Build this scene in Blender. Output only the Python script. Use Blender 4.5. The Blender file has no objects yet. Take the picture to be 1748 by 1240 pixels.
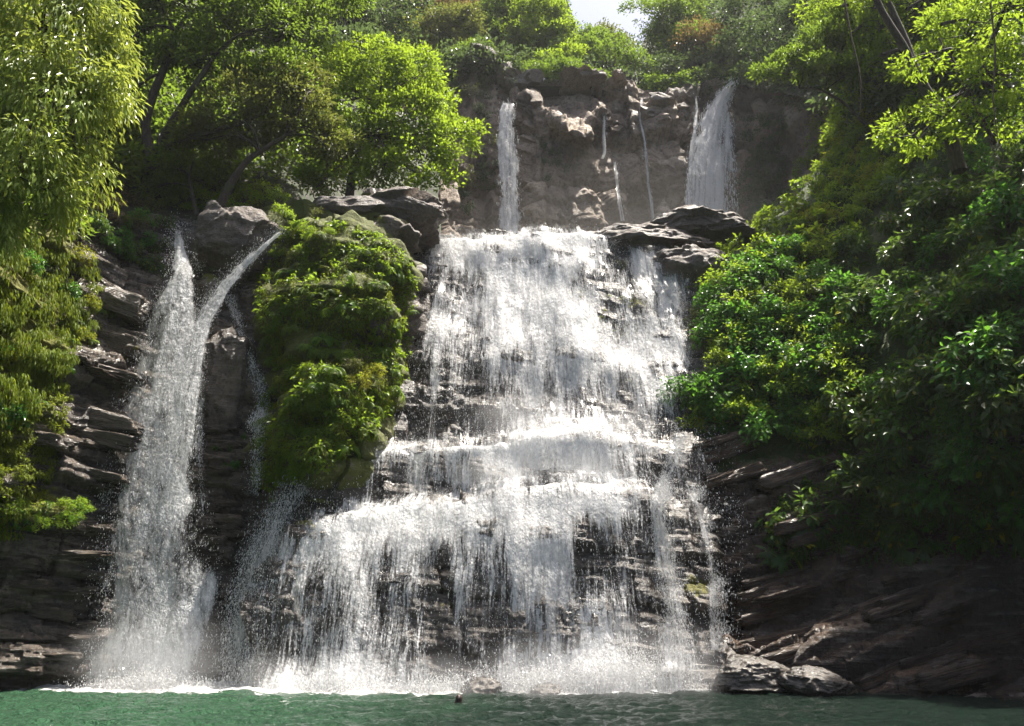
import bpy, math, random
import numpy as np
from mathutils import Vector

random.seed(7)
RNG = np.random.default_rng(11)
SC = bpy.context.scene
COL = SC.collection

# ------------------------------------------------------------------ camera
F = 1360.0                       # focal length in photograph pixels (1748 wide)
TH = math.radians(18.2)
CT, ST = math.cos(TH), math.sin(TH)
CZ = 2.5
cam_d = bpy.data.cameras.new("camera")
cam_d.sensor_width = 36.0
cam_d.lens = 36.0 * F / 1748.0
cam_d.clip_start = 0.1
cam_d.clip_end = 2000.0
cam = bpy.data.objects.new("camera", cam_d)
COL.objects.link(cam)
cam.location = (0, 0, CZ)
cam.rotation_euler = (math.pi / 2 + TH, 0, 0)
SC.camera = cam

# ------------------------------------------------------------------ light
SUN_EL, SUN_AZ = 72.0, 60.0      # azimuth from +Y towards +X (behind the falls, to the right)
el, az = math.radians(SUN_EL), math.radians(SUN_AZ)
SUN = Vector((math.sin(az) * math.cos(el), math.cos(az) * math.cos(el), math.sin(el)))
world = bpy.data.worlds.new("World")
SC.world = world
world.use_nodes = True
wn = world.node_tree
wn.nodes.clear()
sky = wn.nodes.new("ShaderNodeTexSky")
sky.sky_type = 'NISHITA'
sky.sun_disc = False
sky.sun_elevation = el
sky.sun_rotation = az
sky.air_density = 1.0
sky.dust_density = 6.0
bg = wn.nodes.new("ShaderNodeBackground")
bg.inputs[1].default_value = 0.07
wo = wn.nodes.new("ShaderNodeOutputWorld")
wn.links.new(sky.outputs[0], bg.inputs[0])
wn.links.new(bg.outputs[0], wo.inputs[0])
sun_d = bpy.data.lights.new("sun", 'SUN')
sun_d.energy = 5.0
sun_d.angle = math.radians(0.5)
sun_d.color = (1.0, 0.94, 0.84)
sun_o = bpy.data.objects.new("sun", sun_d)
COL.objects.link(sun_o)
sun_o.rotation_euler = SUN.to_track_quat('Z', 'Y').to_euler()
sun_o.location = (40, 60, 120)
SC.view_settings.view_transform = 'Standard'
SC.view_settings.look = 'None'
SC.view_settings.gamma = 1.0
SC.view_settings.use_curve_mapping = False
SC.view_settings.exposure = 1.55
SC.cycles.max_bounces = 6
SC.cycles.diffuse_bounces = 3
SC.cycles.glossy_bounces = 2
SC.cycles.transmission_bounces = 3
SC.cycles.transparent_max_bounces = 12
SC.cycles.volume_bounces = 1
SC.cycles.sample_clamp_indirect = 4.0
SC.cycles.use_denoising = True
SC.cycles.caustics_reflective = False
SC.cycles.caustics_refractive = False

# ------------------------------------------------------------------ numeric helpers
def P(px, py, Y):
    px, py, Y = np.broadcast_arrays(np.asarray(px, float), np.asarray(py, float), np.asarray(Y, float))
    dx = (px - 874.0) / F
    dv = (620.0 - py) / F
    dy = CT - dv * ST
    t = Y / dy
    return np.stack([t * dx, Y, CZ + t * (ST + dv * CT)], -1)

def proj(p):
    p = np.asarray(p, float)
    d = p[..., 1] * CT + (p[..., 2] - CZ) * ST
    v = (-p[..., 1] * ST + (p[..., 2] - CZ) * CT) / d
    return 874 + F * p[..., 0] / d, 620 - F * v, d

def ppm(px, py, Y):               # photograph pixels per metre there
    return F / proj(P(px, py, Y))[2]

def sstep(a, b, x):
    t = np.clip((x - a) / (b - a), 0, 1)
    return t * t * (3 - 2 * t)

def _hash(ix, iy, iz, seed):
    h = (ix.astype(np.int64) * 374761393 + iy.astype(np.int64) * 668265263 + iz.astype(np.int64) * 2147483647 + seed * 1274126177) & 0xFFFFFFFF
    h = ((h ^ (h >> 13)) * 1274126177) & 0xFFFFFFFF
    h = ((h ^ (h >> 16)) * 2246822519) & 0xFFFFFFFF
    h = h ^ (h >> 15)
    return (h & 0xFFFFFF).astype(np.float64) / 8388607.5 - 1.0

def vnoise(p, seed=0):
    p = np.asarray(p, float)
    i = np.floor(p)
    f = p - i
    i = i.astype(np.int64)
    u = f * f * f * (f * (f * 6 - 15) + 10)
    r = 0
    for dx in (0, 1):
        wx = u[..., 0] if dx else 1 - u[..., 0]
        for dy in (0, 1):
            wy = u[..., 1] if dy else 1 - u[..., 1]
            for dz in (0, 1):
                wz = u[..., 2] if dz else 1 - u[..., 2]
                r = r + wx * wy * wz * _hash(i[..., 0] + dx, i[..., 1] + dy, i[..., 2] + dz, seed)
    return r

def fbm(p, octaves=4, seed=0, gain=0.5, lac=2.03):
    p = np.asarray(p, float)
    a, s, r = 1.0, 0.0, 0
    for o in range(octaves):
        r = r + a * vnoise(p, seed + o * 17)
        s += a
        a *= gain
        p = p * lac + 11.3
    return r / s

def ridged(p, octaves=4, seed=0):
    p = np.asarray(p, float)
    a, s, r = 1.0, 0.0, 0
    for o in range(octaves):
        r = r + a * (1 - 2 * np.abs(vnoise(p, seed + o * 13)))
        s += a
        a *= 0.5
        p = p * 2.1 + 5.7
    return r / s

def tps(pts):
    pts = np.asarray(pts, float)
    xy = pts[:, :2] / 400.0
    n = len(xy)
    d = np.linalg.norm(xy[:, None] - xy[None], axis=-1)
    K = np.where(d > 0, d * d * np.log(d + 1e-12), 0) + np.eye(n) * 0.02
    Q = np.concatenate([np.ones((n, 1)), xy], 1)
    A = np.zeros((n + 3, n + 3))
    A[:n, :n] = K
    A[:n, n:] = Q
    A[n:, :n] = Q.T
    w = np.linalg.solve(A, np.concatenate([pts[:, 2], np.zeros(3)]))
    def f(px, py):
        q = np.stack([np.asarray(px, float), np.asarray(py, float)], -1) / 400.0
        sh = q.shape[:-1]
        q = q.reshape(-1, 2)
        out = np.empty(len(q))
        for s in range(0, len(q), 40000):
            c = q[s:s + 40000]
            dd = np.linalg.norm(c[:, None] - xy[None], axis=-1)
            out[s:s + 40000] = np.where(dd > 0, dd * dd * np.log(dd + 1e-12), 0) @ w[:n] + w[n] + c @ w[n + 1:]
        return out.reshape(sh)
    return f

def unit(v):
    return v / np.maximum(np.linalg.norm(v, axis=-1, keepdims=True), 1e-9)

def inpoly(px, py, poly):
    px, py = np.asarray(px, float), np.asarray(py, float)
    r = np.zeros(px.shape, bool)
    n = len(poly)
    for k in range(n):
        x0, y0 = poly[k]
        x1, y1 = poly[(k + 1) % n]
        c = ((y0 > py) != (y1 > py)) & (px < (x1 - x0) * (py - y0) / ((y1 - y0) or 1e-9) + x0)
        r ^= c
    return r

def scatter(poly, n, rng=RNG):
    poly = np.asarray(poly, float)
    lo, hi = poly.min(0), poly.max(0)
    out = []
    tot = 0
    while tot < n:
        q = lo + (hi - lo) * rng.random((n * 2 + 50, 2))
        q = q[inpoly(q[:, 0], q[:, 1], poly)]
        out.append(q)
        tot += len(q)
    return np.concatenate(out)[:n]

# ------------------------------------------------------------------ mesh helpers
def mk_mesh(name, verts, faces, smooth=False, attrs=None, mat=None, mats=None, mat_idx=None):
    """faces: list of int arrays (M,k) or one array"""
    if not isinstance(faces, list):
        faces = [faces]
    verts = np.ascontiguousarray(verts, np.float32)
    me = bpy.data.meshes.new(name)
    me.vertices.add(len(verts))
    me.vertices.foreach_set("co", verts.ravel())
    li = np.concatenate([f.ravel() for f in faces]).astype(np.int32)
    tot = np.concatenate([np.full(len(f), f.shape[1], np.int32) for f in faces])
    st = np.concatenate([[0], np.cumsum(tot)[:-1]]).astype(np.int32)
    me.loops.add(len(li))
    me.loops.foreach_set("vertex_index", li)
    me.polygons.add(len(tot))
    me.polygons.foreach_set("loop_start", st)
    if mat_idx is not None:
        me.polygons.foreach_set("material_index", np.asarray(mat_idx, np.int32))
    me.update(calc_edges=True)
    me.polygons.foreach_set("use_smooth", np.full(len(tot), smooth, bool))
    for k, v in (attrs or {}).items():
        v = np.asarray(v, np.float32)
        if v.ndim == 1:
            a = me.attributes.new(k, 'FLOAT', 'POINT')
            a.data.foreach_set("value", v)
        else:
            a = me.attributes.new(k, 'FLOAT_VECTOR', 'POINT')
            a.data.foreach_set("vector", np.ascontiguousarray(v).ravel())
    for m in (mats or ([mat] if mat else [])):
        me.materials.append(m)
    return me

def add_obj(name, data, parent=None, label=None, cat=None, group=None, kind=None, loc=None):
    o = bpy.data.objects.new(name, data)
    COL.objects.link(o)
    if parent is not None:
        o.parent = parent
    if loc is not None:
        o.location = loc
    tag(o, label, cat, group, kind)
    return o

def tag(o, label=None, cat=None, group=None, kind=None):
    if label: o["label"] = label
    if cat: o["category"] = cat
    if group: o["group"] = group
    if kind: o["kind"] = kind

def grid_faces(nr, nc):
    a = np.arange(nr * nc).reshape(nr, nc)
    return np.stack([a[:-1, :-1], a[1:, :-1], a[1:, 1:], a[:-1, 1:]], -1).reshape(-1, 4)

def grid_normals(G):
    du = np.gradient(G, axis=1)
    dv = np.gradient(G, axis=0)
    n = unit(np.cross(dv, du))
    # face the camera side
    c = np.array([0, 0, CZ])
    s = np.sign(((c - G) * n).sum(-1, keepdims=True))
    s[s == 0] = 1
    return n * s

def blur(a, k, axis):
    if k < 1: return a
    pad = [(0, 0)] * a.ndim
    pad[axis] = (k, k)
    b = np.pad(a, pad, mode='edge')
    c = np.cumsum(b, axis=axis)
    c = np.concatenate([np.zeros_like(np.take(c, [0], axis)), c], axis)
    n = 2 * k + 1
    return (np.take(c, range(n, c.shape[axis]), axis) - np.take(c, range(0, c.shape[axis] - n), axis)) / n

# depth buffer over the photograph's pixels, so that plants and streams sit on the rock
DB = np.full((420, 620), np.nan)       # 4 px bins, px from -300, py from -200
def db_add(G):
    G = G.reshape(-1, 3)
    px, py, _ = proj(G)
    i = ((py + 200) / 4).astype(int)
    j = ((px + 300) / 4).astype(int)
    ok = (i >= 0) & (i < 420) & (j >= 0) & (j < 620)
    flat = np.where(np.isnan(DB), 1e9, DB)
    np.minimum.at(flat, (i[ok], j[ok]), G[ok, 1])
    DB[:] = np.where(flat > 1e8, np.nan, flat)

def db_fill():
    for _ in range(40):
        m = np.isnan(DB)
        if not m.any(): break
        pads = np.pad(DB, 1, constant_values=np.nan)
        st = np.stack([pads[1:-1, :-2], pads[1:-1, 2:], pads[:-2, 1:-1], pads[2:, 1:-1]])
        with np.errstate(all='ignore'):
            import warnings
            warnings.simplefilter("ignore")
            DB[m] = np.nanmean(st, 0)[m]

def dbY(px, py):
    i = np.clip((np.asarray(py) + 200) / 4, 0, 419).astype(int)
    j = np.clip((np.asarray(px) + 300) / 4, 0, 619).astype(int)
    return DB[i, j]

# ------------------------------------------------------------------ materials
def new_mat(name):
    m = bpy.data.materials.new(name)
    m.use_nodes = True
    nt = m.node_tree
    nt.nodes.clear()
    return m, nt

class NT:
    def __init__(s, name):
        s.m, s.t = new_mat(name)
        s.out = s.n("ShaderNodeOutputMaterial")
    def n(s, typ, **kw):
        x = s.t.nodes.new(typ)
        for k, v in kw.items():
            setattr(x, k, v)
        return x
    def l(s, a, b):
        s.t.links.new(a, b)
    def inp(s, sock, v):
        if hasattr(v, "is_linked") or isinstance(v, bpy.types.NodeSocket):
            s.l(v, sock)
        else:
            sock.default_value = v
    def math(s, op, a, b=0.0, c=None, clamp=False):
        x = s.n("ShaderNodeMath", operation=op, use_clamp=clamp)
        s.inp(x.inputs[0], a)
        s.inp(x.inputs[1], b)
        if c is not None: s.inp(x.inputs[2], c)
        return x.outputs[0]
    def vmul(s, v, t):
        x = s.n("ShaderNodeVectorMath", operation='MULTIPLY')
        s.inp(x.inputs[0], v)
        x.inputs[1].default_value = t
        return x.outputs[0]
    def noise(s, vec, scale, detail=4, rough=0.55, dist=0.0):
        x = s.n("ShaderNodeTexNoise")
        s.l(vec, x.inputs["Vector"])
        x.inputs["Scale"].default_value = scale
        x.inputs["Detail"].default_value = detail
        x.inputs["Roughness"].default_value = rough
        x.inputs["Distortion"].default_value = dist
        return x.outputs["Fac"]
    def mix(s, f, a, b):
        x = s.n("ShaderNodeMix", data_type='RGBA')
        s.inp(x.inputs[0], f)
        s.inp(x.inputs[6], a)
        s.inp(x.inputs[7], b)
        return x.outputs[2]
    def range(s, v, a, b, c=0.0, d=1.0, smooth=True):
        x = s.n("ShaderNodeMapRange")
        x.interpolation_type = 'SMOOTHSTEP' if smooth else 'LINEAR'
        s.inp(x.inputs[0], v)
        s.inp(x.inputs[1], a)
        s.inp(x.inputs[2], b)
        x.inputs[3].default_value = c
        x.inputs[4].default_value = d
        return x.outputs[0]
    def attr(s, name, out="Fac"):
        x = s.n("ShaderNodeAttribute", attribute_name=name)
        return x.outputs[out]

def c4(r, g, b): return (r, g, b, 1.0)

def rock_mat(name, dark, mid, light, moss=(0.05, 0.075, 0.012), rough=(0.22, 0.6), strat=3.0, dip=0.0, bump=0.7, light_amt=0.5, size=1.0, bd=0.22):
    k = NT(name)
    tc = k.n("ShaderNodeTexCoord")
    co = k.vmul(tc.outputs["Object"], (size, size, size))
    mp = k.n("ShaderNodeMapping")
    mp.inputs["Rotation"].default_value = (0, dip, 0)
    mp.inputs["Scale"].default_value = (0.35, 0.35, strat)
    k.l(co, mp.inputs[0])
    ns = k.noise(mp.outputs[0], 1.6, 8, 0.62, 0.3)
    nb = k.noise(co, 0.35, 6, 0.6)
    nf = k.noise(co, 5.0, 8, 0.65)
    c = k.mix(k.range(nb, 0.35, 0.65), c4(*dark), c4(*mid))
    c = k.mix(k.math('MULTIPLY', k.range(ns, 0.5, 0.75), light_amt), c, c4(*light))
    c = k.mix(k.math('MULTIPLY', k.range(nf, 0.55, 0.35), 0.6), c, c4(*[x * 0.45 for x in dark]))
    ma = k.attr("moss")
    mn = k.noise(co, 2.2, 6, 0.65)
    mf = k.range(k.math('ADD', ma, k.math('MULTIPLY', k.math('SUBTRACT', mn, 0.5), 1.3)), 0.42, 0.62)
    mc = k.mix(k.noise(co, 7.0, 4), c4(*[x * 0.55 for x in moss]), c4(*[x * 1.5 for x in moss]))
    c = k.mix(mf, c, mc)
    b = k.n("ShaderNodeBsdfPrincipled")
    k.l(c, b.inputs["Base Color"])
    r = k.range(k.noise(co, 0.9, 5, 0.6), 0.3, 0.7, rough[0], rough[1])
    r = k.math('MAXIMUM', r, k.math('MULTIPLY', mf, 0.85))
    k.l(r, b.inputs["Roughness"])
    b.inputs["Specular IOR Level"].default_value = 0.5
    h = k.math('ADD', k.math('MULTIPLY', ns, 0.9), k.math('MULTIPLY', nf, 0.55))
    h = k.math('ADD', h, k.math('MULTIPLY', k.noise(co, 22.0, 4, 0.6), 0.12))
    bp = k.n("ShaderNodeBump")
    bp.inputs["Strength"].default_value = bump
    bp.inputs["Distance"].default_value = bd
    k.l(h, bp.inputs["Height"])
    k.l(bp.outputs[0], b.inputs["Normal"])
    k.l(b.outputs[0], k.out.inputs[0])
    return k.m

def leaf_mat(name, a, b, t, trans=0.45, gloss=0.45, yellow=None):
    """a, b: two leaf colours; t: colour of the light that passes through"""
    k = NT(name)
    geo = k.n("ShaderNodeNewGeometry")
    oi = k.n("ShaderNodeObjectInfo")
    rnd = geo.outputs["Random Per Island"]
    tc = k.n("ShaderNodeTexCoord")
    big = k.noise(tc.outputs["Object"], 0.6, 2)
    f = k.math('ADD', k.math('MULTIPLY', rnd, 0.55), k.math('MULTIPLY', k.range(big, 0.35, 0.65), 0.45))
    c = k.mix(f, c4(*a), c4(*b))
    if yellow:
        c = k.mix(k.range(rnd, 0.955, 0.965), c, c4(*yellow))
    hv = k.n("ShaderNodeHueSaturation")
    hv.inputs["Hue"].default_value = 0.5
    hv.inputs["Saturation"].default_value = 1.18
    k.l(c, hv.inputs["Color"])
    k.l(k.range(oi.outputs["Random"], 0, 1, 0.47, 0.525, False), hv.inputs["Hue"])
    k.l(k.range(oi.outputs["Random"], 0, 1, 0.95, 1.5, False), hv.inputs["Value"])
    p = k.n("ShaderNodeBsdfPrincipled")
    k.l(hv.outputs[0], p.inputs["Base Color"])
    p.inputs["Roughness"].default_value = gloss
    p.inputs["Specular IOR Level"].default_value = 0.3
    tr = k.n("ShaderNodeBsdfTranslucent")
    tcn = k.mix(rnd, c4(*[x * 0.7 for x in t]), c4(*[min(1, x * 1.25) for x in t]))
    k.l(tcn, tr.inputs[0])
    mx = k.n("ShaderNodeMixShader")
    mx.inputs[0].default_value = trans
    k.l(p.outputs[0], mx.inputs[1])
    k.l(tr.outputs[0], mx.inputs[2])
    k.l(mx.outputs[0], k.out.inputs[0])
    return k.m

def bark_mat(name, a, b):
    k = NT(name)
    tc = k.n("ShaderNodeTexCoord")
    n = k.noise(k.vmul(tc.outputs["Object"], (6, 6, 1.5)), 1.5, 6, 0.6)
    m = k.noise(tc.outputs["Object"], 0.9, 3)
    c = k.mix(k.range(n, 0.35, 0.7), c4(*a), c4(*b))
    c = k.mix(k.math('MULTIPLY', k.range(m, 0.5, 0.65), 0.6), c, c4(0.035, 0.05, 0.012))
    p = k.n("ShaderNodeBsdfPrincipled")
    k.l(c, p.inputs["Base Color"])
    p.inputs["Roughness"].default_value = 0.85
    bp = k.n("ShaderNodeBump")
    bp.inputs["Strength"].default_value = 0.7
    bp.inputs["Distance"].default_value = 0.06
    k.l(n, bp.inputs["Height"])
    k.l(bp.outputs[0], p.inputs["Normal"])
    k.l(p.outputs[0], k.out.inputs[0])
    return k.m

def water_white(k):
    d = k.n("ShaderNodeBsdfDiffuse")
    d.inputs[0].default_value = c4(0.9, 0.9, 0.9)
    t = k.n("ShaderNodeBsdfTranslucent")
    t.inputs[0].default_value = c4(0.9, 0.9, 0.9)
    m = k.n("ShaderNodeMixShader")
    m.inputs[0].default_value = 0.42
    tc = k.n("ShaderNodeTexCoord")
    bp = k.n("ShaderNodeBump")
    bp.inputs["Strength"].default_value = 1.0
    bp.inputs["Distance"].default_value = 0.3
    k.l(k.noise(k.vmul(tc.outputs["Object"], (1, 1, 0.6)), 4.0, 4, 0.65), bp.inputs["Height"])
    k.l(bp.outputs[0], d.inputs["Normal"])
    k.l(bp.outputs[0], t.inputs["Normal"])
    k.l(d.outputs[0], m.inputs[1])
    k.l(t.outputs[0], m.inputs[2])
    g = k.n("ShaderNodeBsdfGlossy")
    g.inputs["Roughness"].default_value = 0.2
    m2 = k.n("ShaderNodeMixShader")
    m2.inputs[0].default_value = 0.06
    k.l(m.outputs[0], m2.inputs[1])
    k.l(g.outputs[0], m2.inputs[2])
    return m2.outputs[0]

def fall_mat(name, su=(2.0, 0.25), fu=(12.0, 0.9), sp=13.0, soft=0.15, top=0.97, warp=0.25, w=(.36, .42, .22)):
    """falling water: white water whose cover follows the 'dens' of the sheet, broken into strands and drops along the flow"""
    k = NT(name)
    fl = k.attr("flow", "Vector")
    de = k.attr("dens")
    tc = k.n("ShaderNodeTexCoord")
    wv = k.n("ShaderNodeTexNoise")
    k.l(k.vmul(fl, (1.2, 0.6, 1)), wv.inputs["Vector"])
    wv.inputs["Scale"].default_value = 1.0
    ad = k.n("ShaderNodeVectorMath", operation='MULTIPLY_ADD')
    k.l(wv.outputs["Color"], ad.inputs[0])
    ad.inputs[1].default_value = (warp, 0.5, 0)
    k.l(fl, ad.inputs[2])
    flw = ad.outputs[0]
    n1 = k.noise(k.vmul(flw, (su[0], su[1], 1)), 1.0, 3, 0.5)
    n2 = k.noise(k.vmul(flw, (fu[0], fu[1], 1)), 1.0, 5, 0.62)
    n3 = k.noise(k.vmul(tc.outputs["Object"], (1, 1, 0.6)), sp, 3, 0.7)
    v = k.math('ADD', k.math('MULTIPLY', n1, w[0]), k.math('MULTIPLY', n2, w[1]))
    v = k.math('ADD', v, k.math('MULTIPLY', n3, w[2]))
    th = k.math('MULTIPLY_ADD', de, -0.40, 0.70)
    x = k.math('SUBTRACT', v, th)
    a = k.range(x, 0.0, soft)
    a = k.math('MULTIPLY', a, top)
    tr = k.n("ShaderNodeBsdfTransparent")
    m = k.n("ShaderNodeMixShader")
    k.l(a, m.inputs[0])
    k.l(tr.outputs[0], m.inputs[1])
    k.l(water_white(k), m.inputs[2])
    k.l(m.outputs[0], k.out.inputs[0])
    return k.m

def plain_white(name):
    k = NT(name)
    k.l(water_white(k), k.out.inputs[0])
    return k.m

def pool_mat():
    k = NT("pool_water")
    tc = k.n("ShaderNodeTexCoord")
    co = tc.outputs["Object"]
    fo = k.attr("foam")
    n1 = k.noise(k.vmul(co, (1.0, 1.6, 1)), 2.4, 6, 0.6, 0.4)
    n2 = k.noise(k.vmul(co, (1.0, 1.5, 1)), 7.0, 4, 0.6)
    h = k.math('ADD', k.math('MULTIPLY', n1, 1.0), k.math('MULTIPLY', n2, 0.3))
    bp = k.n("ShaderNodeBump")
    bp.inputs["Strength"].default_value = 1.0
    bp.inputs["Distance"].default_value = 0.8
    k.l(h, bp.inputs["Height"])
    sx = k.n("ShaderNodeSeparateXYZ")
    k.l(co, sx.inputs[0])
    dp = k.range(k.math('ADD', sx.outputs[0], k.math('MULTIPLY', k.noise(co, 0.3, 3), 6.0)), -7.0, 5.0)
    c = k.mix(dp, c4(0.045, 0.11, 0.06), c4(0.012, 0.024, 0.017))  # sunlit left and shaded right of the pool painted into the colour
    p = k.n("ShaderNodeBsdfPrincipled")
    k.l(c, p.inputs["Base Color"])
    p.inputs["Roughness"].default_value = 0.09
    p.inputs["IOR"].default_value = 1.33
    p.inputs["Specular IOR Level"].default_value = 0.5
    k.l(bp.outputs[0], p.inputs["Normal"])
    fn = k.noise(k.vmul(co, (0.7, 1.4, 1)), 3.5, 7, 0.72, 0.5)
    ff = k.range(k.math('ADD', fo, k.math('MULTIPLY', k.math('SUBTRACT', fn, 0.5), 1.6)), 0.45, 0.62)
    m = k.n("ShaderNodeMixShader")
    k.l(ff, m.inputs[0])
    k.l(p.outputs[0], m.inputs[1])
    k.l(water_white(k), m.inputs[2])
    k.l(m.outputs[0], k.out.inputs[0])
    return k.m

def simple_mat(name, col, rough=0.6, spec=0.4, bump=0.0, var=0.0, scale=8):
    k = NT(name)
    tc = k.n("ShaderNodeTexCoord")
    n = k.noise(tc.outputs["Object"], scale, 5, 0.6)
    p = k.n("ShaderNodeBsdfPrincipled")
    k.l(k.mix(k.range(n, 0.3, 0.7), c4(*[x * (1 - var) for x in col]), c4(*[x * (1 + var) for x in col])), p.inputs["Base Color"])
    p.inputs["Roughness"].default_value = rough
    p.inputs["Specular IOR Level"].default_value = spec
    if bump:
        bp = k.n("ShaderNodeBump")
        bp.inputs["Strength"].default_value = bump
        bp.inputs["Distance"].default_value = 0.05
        k.l(n, bp.inputs["Height"])
        k.l(bp.outputs[0], p.inputs["Normal"])
    k.l(p.outputs[0], k.out.inputs[0])
    return k.m

M_FALLROCK = rock_mat("wet_fall_rock", (0.035, 0.03, 0.027), (0.075, 0.06, 0.048), (0.14, 0.115, 0.09), moss=(0.09, 0.085, 0.012), rough=(0.18, 0.5))
M_LEFTROCK = rock_mat("wet_layered_rock", (0.055, 0.046, 0.04), (0.125, 0.098, 0.076), (0.31, 0.265, 0.22), moss=(0.11, 0.11, 0.012), rough=(0.1, 0.38), dip=0.15, bump=.9, bd=.3)
M_RIGHTROCK = rock_mat("brown_layered_rock", (0.045, 0.031, 0.023), (0.13, 0.085, 0.058), (0.4, 0.34, 0.29), moss=(0.04, 0.06, 0.01), rough=(0.1, 0.4), dip=-0.3, light_amt=.8, bump=1.0, bd=.4)
M_UPROCK = rock_mat("upper_cliff_rock", (0.15, 0.112, 0.082), (0.37, 0.285, 0.215), (0.56, 0.47, 0.38), moss=(0.04, 0.06, 0.014), rough=(0.6, 0.9), strat=0.16, bump=1.0, size=.42, bd=.9, light_amt=.8)
M_BOULDER = rock_mat("boulder_rock", (0.07, 0.058, 0.05), (0.14, 0.11, 0.09), (0.24, 0.2, 0.17), moss=(0.08, 0.09, 0.015), rough=(0.45, 0.8), strat=1.2, bump=.9, bd=.35)
M_PALEROCK = rock_mat("pale_rim_rock", (0.16, 0.135, 0.11), (0.26, 0.22, 0.185), (0.38, 0.34, 0.3), moss=(0.04, 0.06, 0.014), rough=(0.6, 0.9), strat=1.0)
M_WETBOULDER = rock_mat("wet_boulder_rock", (0.04, 0.035, 0.03), (0.085, 0.07, 0.058), (0.18, 0.15, 0.13), moss=(0.05, 0.07, 0.012), rough=(0.15, 0.4), strat=1.5)
M_EARTH = rock_mat("hillside_earth", (0.02, 0.017, 0.012), (0.035, 0.028, 0.018), (0.05, 0.04, 0.025), moss=(0.03, 0.05, 0.01), rough=(0.8, 1.0), strat=1.0, bump=0.5)
M_FALL = fall_mat("falling_water")
M_FALL2 = fall_mat("falling_water_spray", su=(1.6, 0.22), fu=(8.0, 0.7), sp=9.0, soft=0.2, top=0.9)
M_PLUNGE = fall_mat("plunging_water", su=(1.0, 0.5), fu=(3.6, 1.0), sp=9.0, soft=0.3, top=0.93, warp=0.6)
M_VEIL = fall_mat("drifting_veil", su=(0.9, 0.35), fu=(3.0, 0.7), sp=2.5, soft=0.6, top=0.42, warp=0.4, w=(.4, .4, .2))
M_FARFALL = fall_mat("distant_falling_water", su=(0.7, 0.04), fu=(3.2, 0.12), sp=5.0, soft=0.25, top=0.95, warp=0.1, w=(.42, .46, .12))
M_DROP = plain_white("water_drops")
M_POOL = pool_mat()

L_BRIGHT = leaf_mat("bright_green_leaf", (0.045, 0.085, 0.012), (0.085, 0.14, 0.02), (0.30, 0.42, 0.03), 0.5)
L_MID = leaf_mat("mid_green_leaf", (0.035, 0.065, 0.014), (0.065, 0.1, 0.02), (0.2, 0.3, 0.03), 0.45)
L_OLIVE = leaf_mat("olive_leaf", (0.045, 0.055, 0.02), (0.085, 0.09, 0.032), (0.2, 0.23, 0.04), 0.4)
L_BROWN = leaf_mat("rusty_leaf", (0.085, 0.06, 0.03), (0.14, 0.1, 0.045), (0.28, 0.2, 0.06), 0.35)
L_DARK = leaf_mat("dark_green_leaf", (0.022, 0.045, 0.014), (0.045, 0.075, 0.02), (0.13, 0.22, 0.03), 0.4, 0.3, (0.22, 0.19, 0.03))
L_DEEP = leaf_mat("deep_green_leaf", (0.02, 0.06, 0.014), (0.04, 0.1, 0.02), (0.13, 0.3, 0.03), 0.45, 0.32)
L_PALE = leaf_mat("pale_drooping_leaf", (0.1, 0.14, 0.035), (0.19, 0.22, 0.07), (0.4, 0.46, 0.07), 0.42, 0.3)
L_YELLOW = leaf_mat("yellow_green_leaf", (0.085, 0.1, 0.012), (0.15, 0.16, 0.018), (0.4, 0.42, 0.03), 0.5)
L_MOSS = leaf_mat("moss_blade", (0.06, 0.085, 0.01), (0.115, 0.135, 0.014), (0.32, 0.38, 0.03), 0.45, 0.6)
L_FERN = leaf_mat("fern_frond", (0.04, 0.08, 0.014), (0.075, 0.125, 0.02), (0.26, 0.38, 0.03), 0.5)
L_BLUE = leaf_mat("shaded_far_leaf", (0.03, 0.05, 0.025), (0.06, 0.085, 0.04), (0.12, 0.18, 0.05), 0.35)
BARK = bark_mat("dark_bark", (0.028, 0.02, 0.014), (0.07, 0.05, 0.035))
BARK2 = bark_mat("brown_bark", (0.05, 0.03, 0.02), (0.11, 0.07, 0.045))

# ------------------------------------------------------------------ rock relief
def layers(p, thick, dip, seed, along=0.35, jit=0.35):
    """bedded rock: beds of uneven thickness broken into blocks, each with its own overhang and tilt; joints recessed, bed tops weathered back"""
    x, y, z = p[..., 0], p[..., 1], p[..., 2]
    s = z * math.cos(dip) + x * math.sin(dip) + jit * fbm(p * 0.22, 3, seed + 3) + 0.06 * fbm(p * 1.6, 2, seed + 4)
    s = s + 0.5 * thick * vnoise(np.stack([s / thick * 0.45, x * 0.04, s * 0], -1), seed + 40)
    L = s / thick
    fl = np.floor(L).astype(np.int64)
    fr = L - fl
    h = lambda a, b, k: _hash(a, b, a * 0 + k, seed + k)
    t = x * math.cos(dip) - z * math.sin(dip) + 0.7 * y + 0.3 * fbm(p * 0.9, 2, seed + 5)
    u = t * along * (0.75 + 0.45 * h(fl, fl * 0, 1)) + 9 * h(fl, fl * 0, 2)
    b = np.floor(u).astype(np.int64)
    fb = u - b
    o = 0.75 * h(b, fl, 3) + 0.55 * h(b, fl, 4) * (fb - 0.5) + 0.6 * h(b, fl, 5) * (fr - 0.5)
    e = np.minimum(fb, 1 - fb) / (along * 0.9)
    joint = (1 - sstep(0.0, 0.16, e)) * (h(b, fl, 6) > -0.5)
    groove = 1 - sstep(0.0, 0.14, fr)
    return o - 0.8 * groove - 0.5 * joint - 0.45 * sstep(0.62, 1.0, fr)

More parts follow.
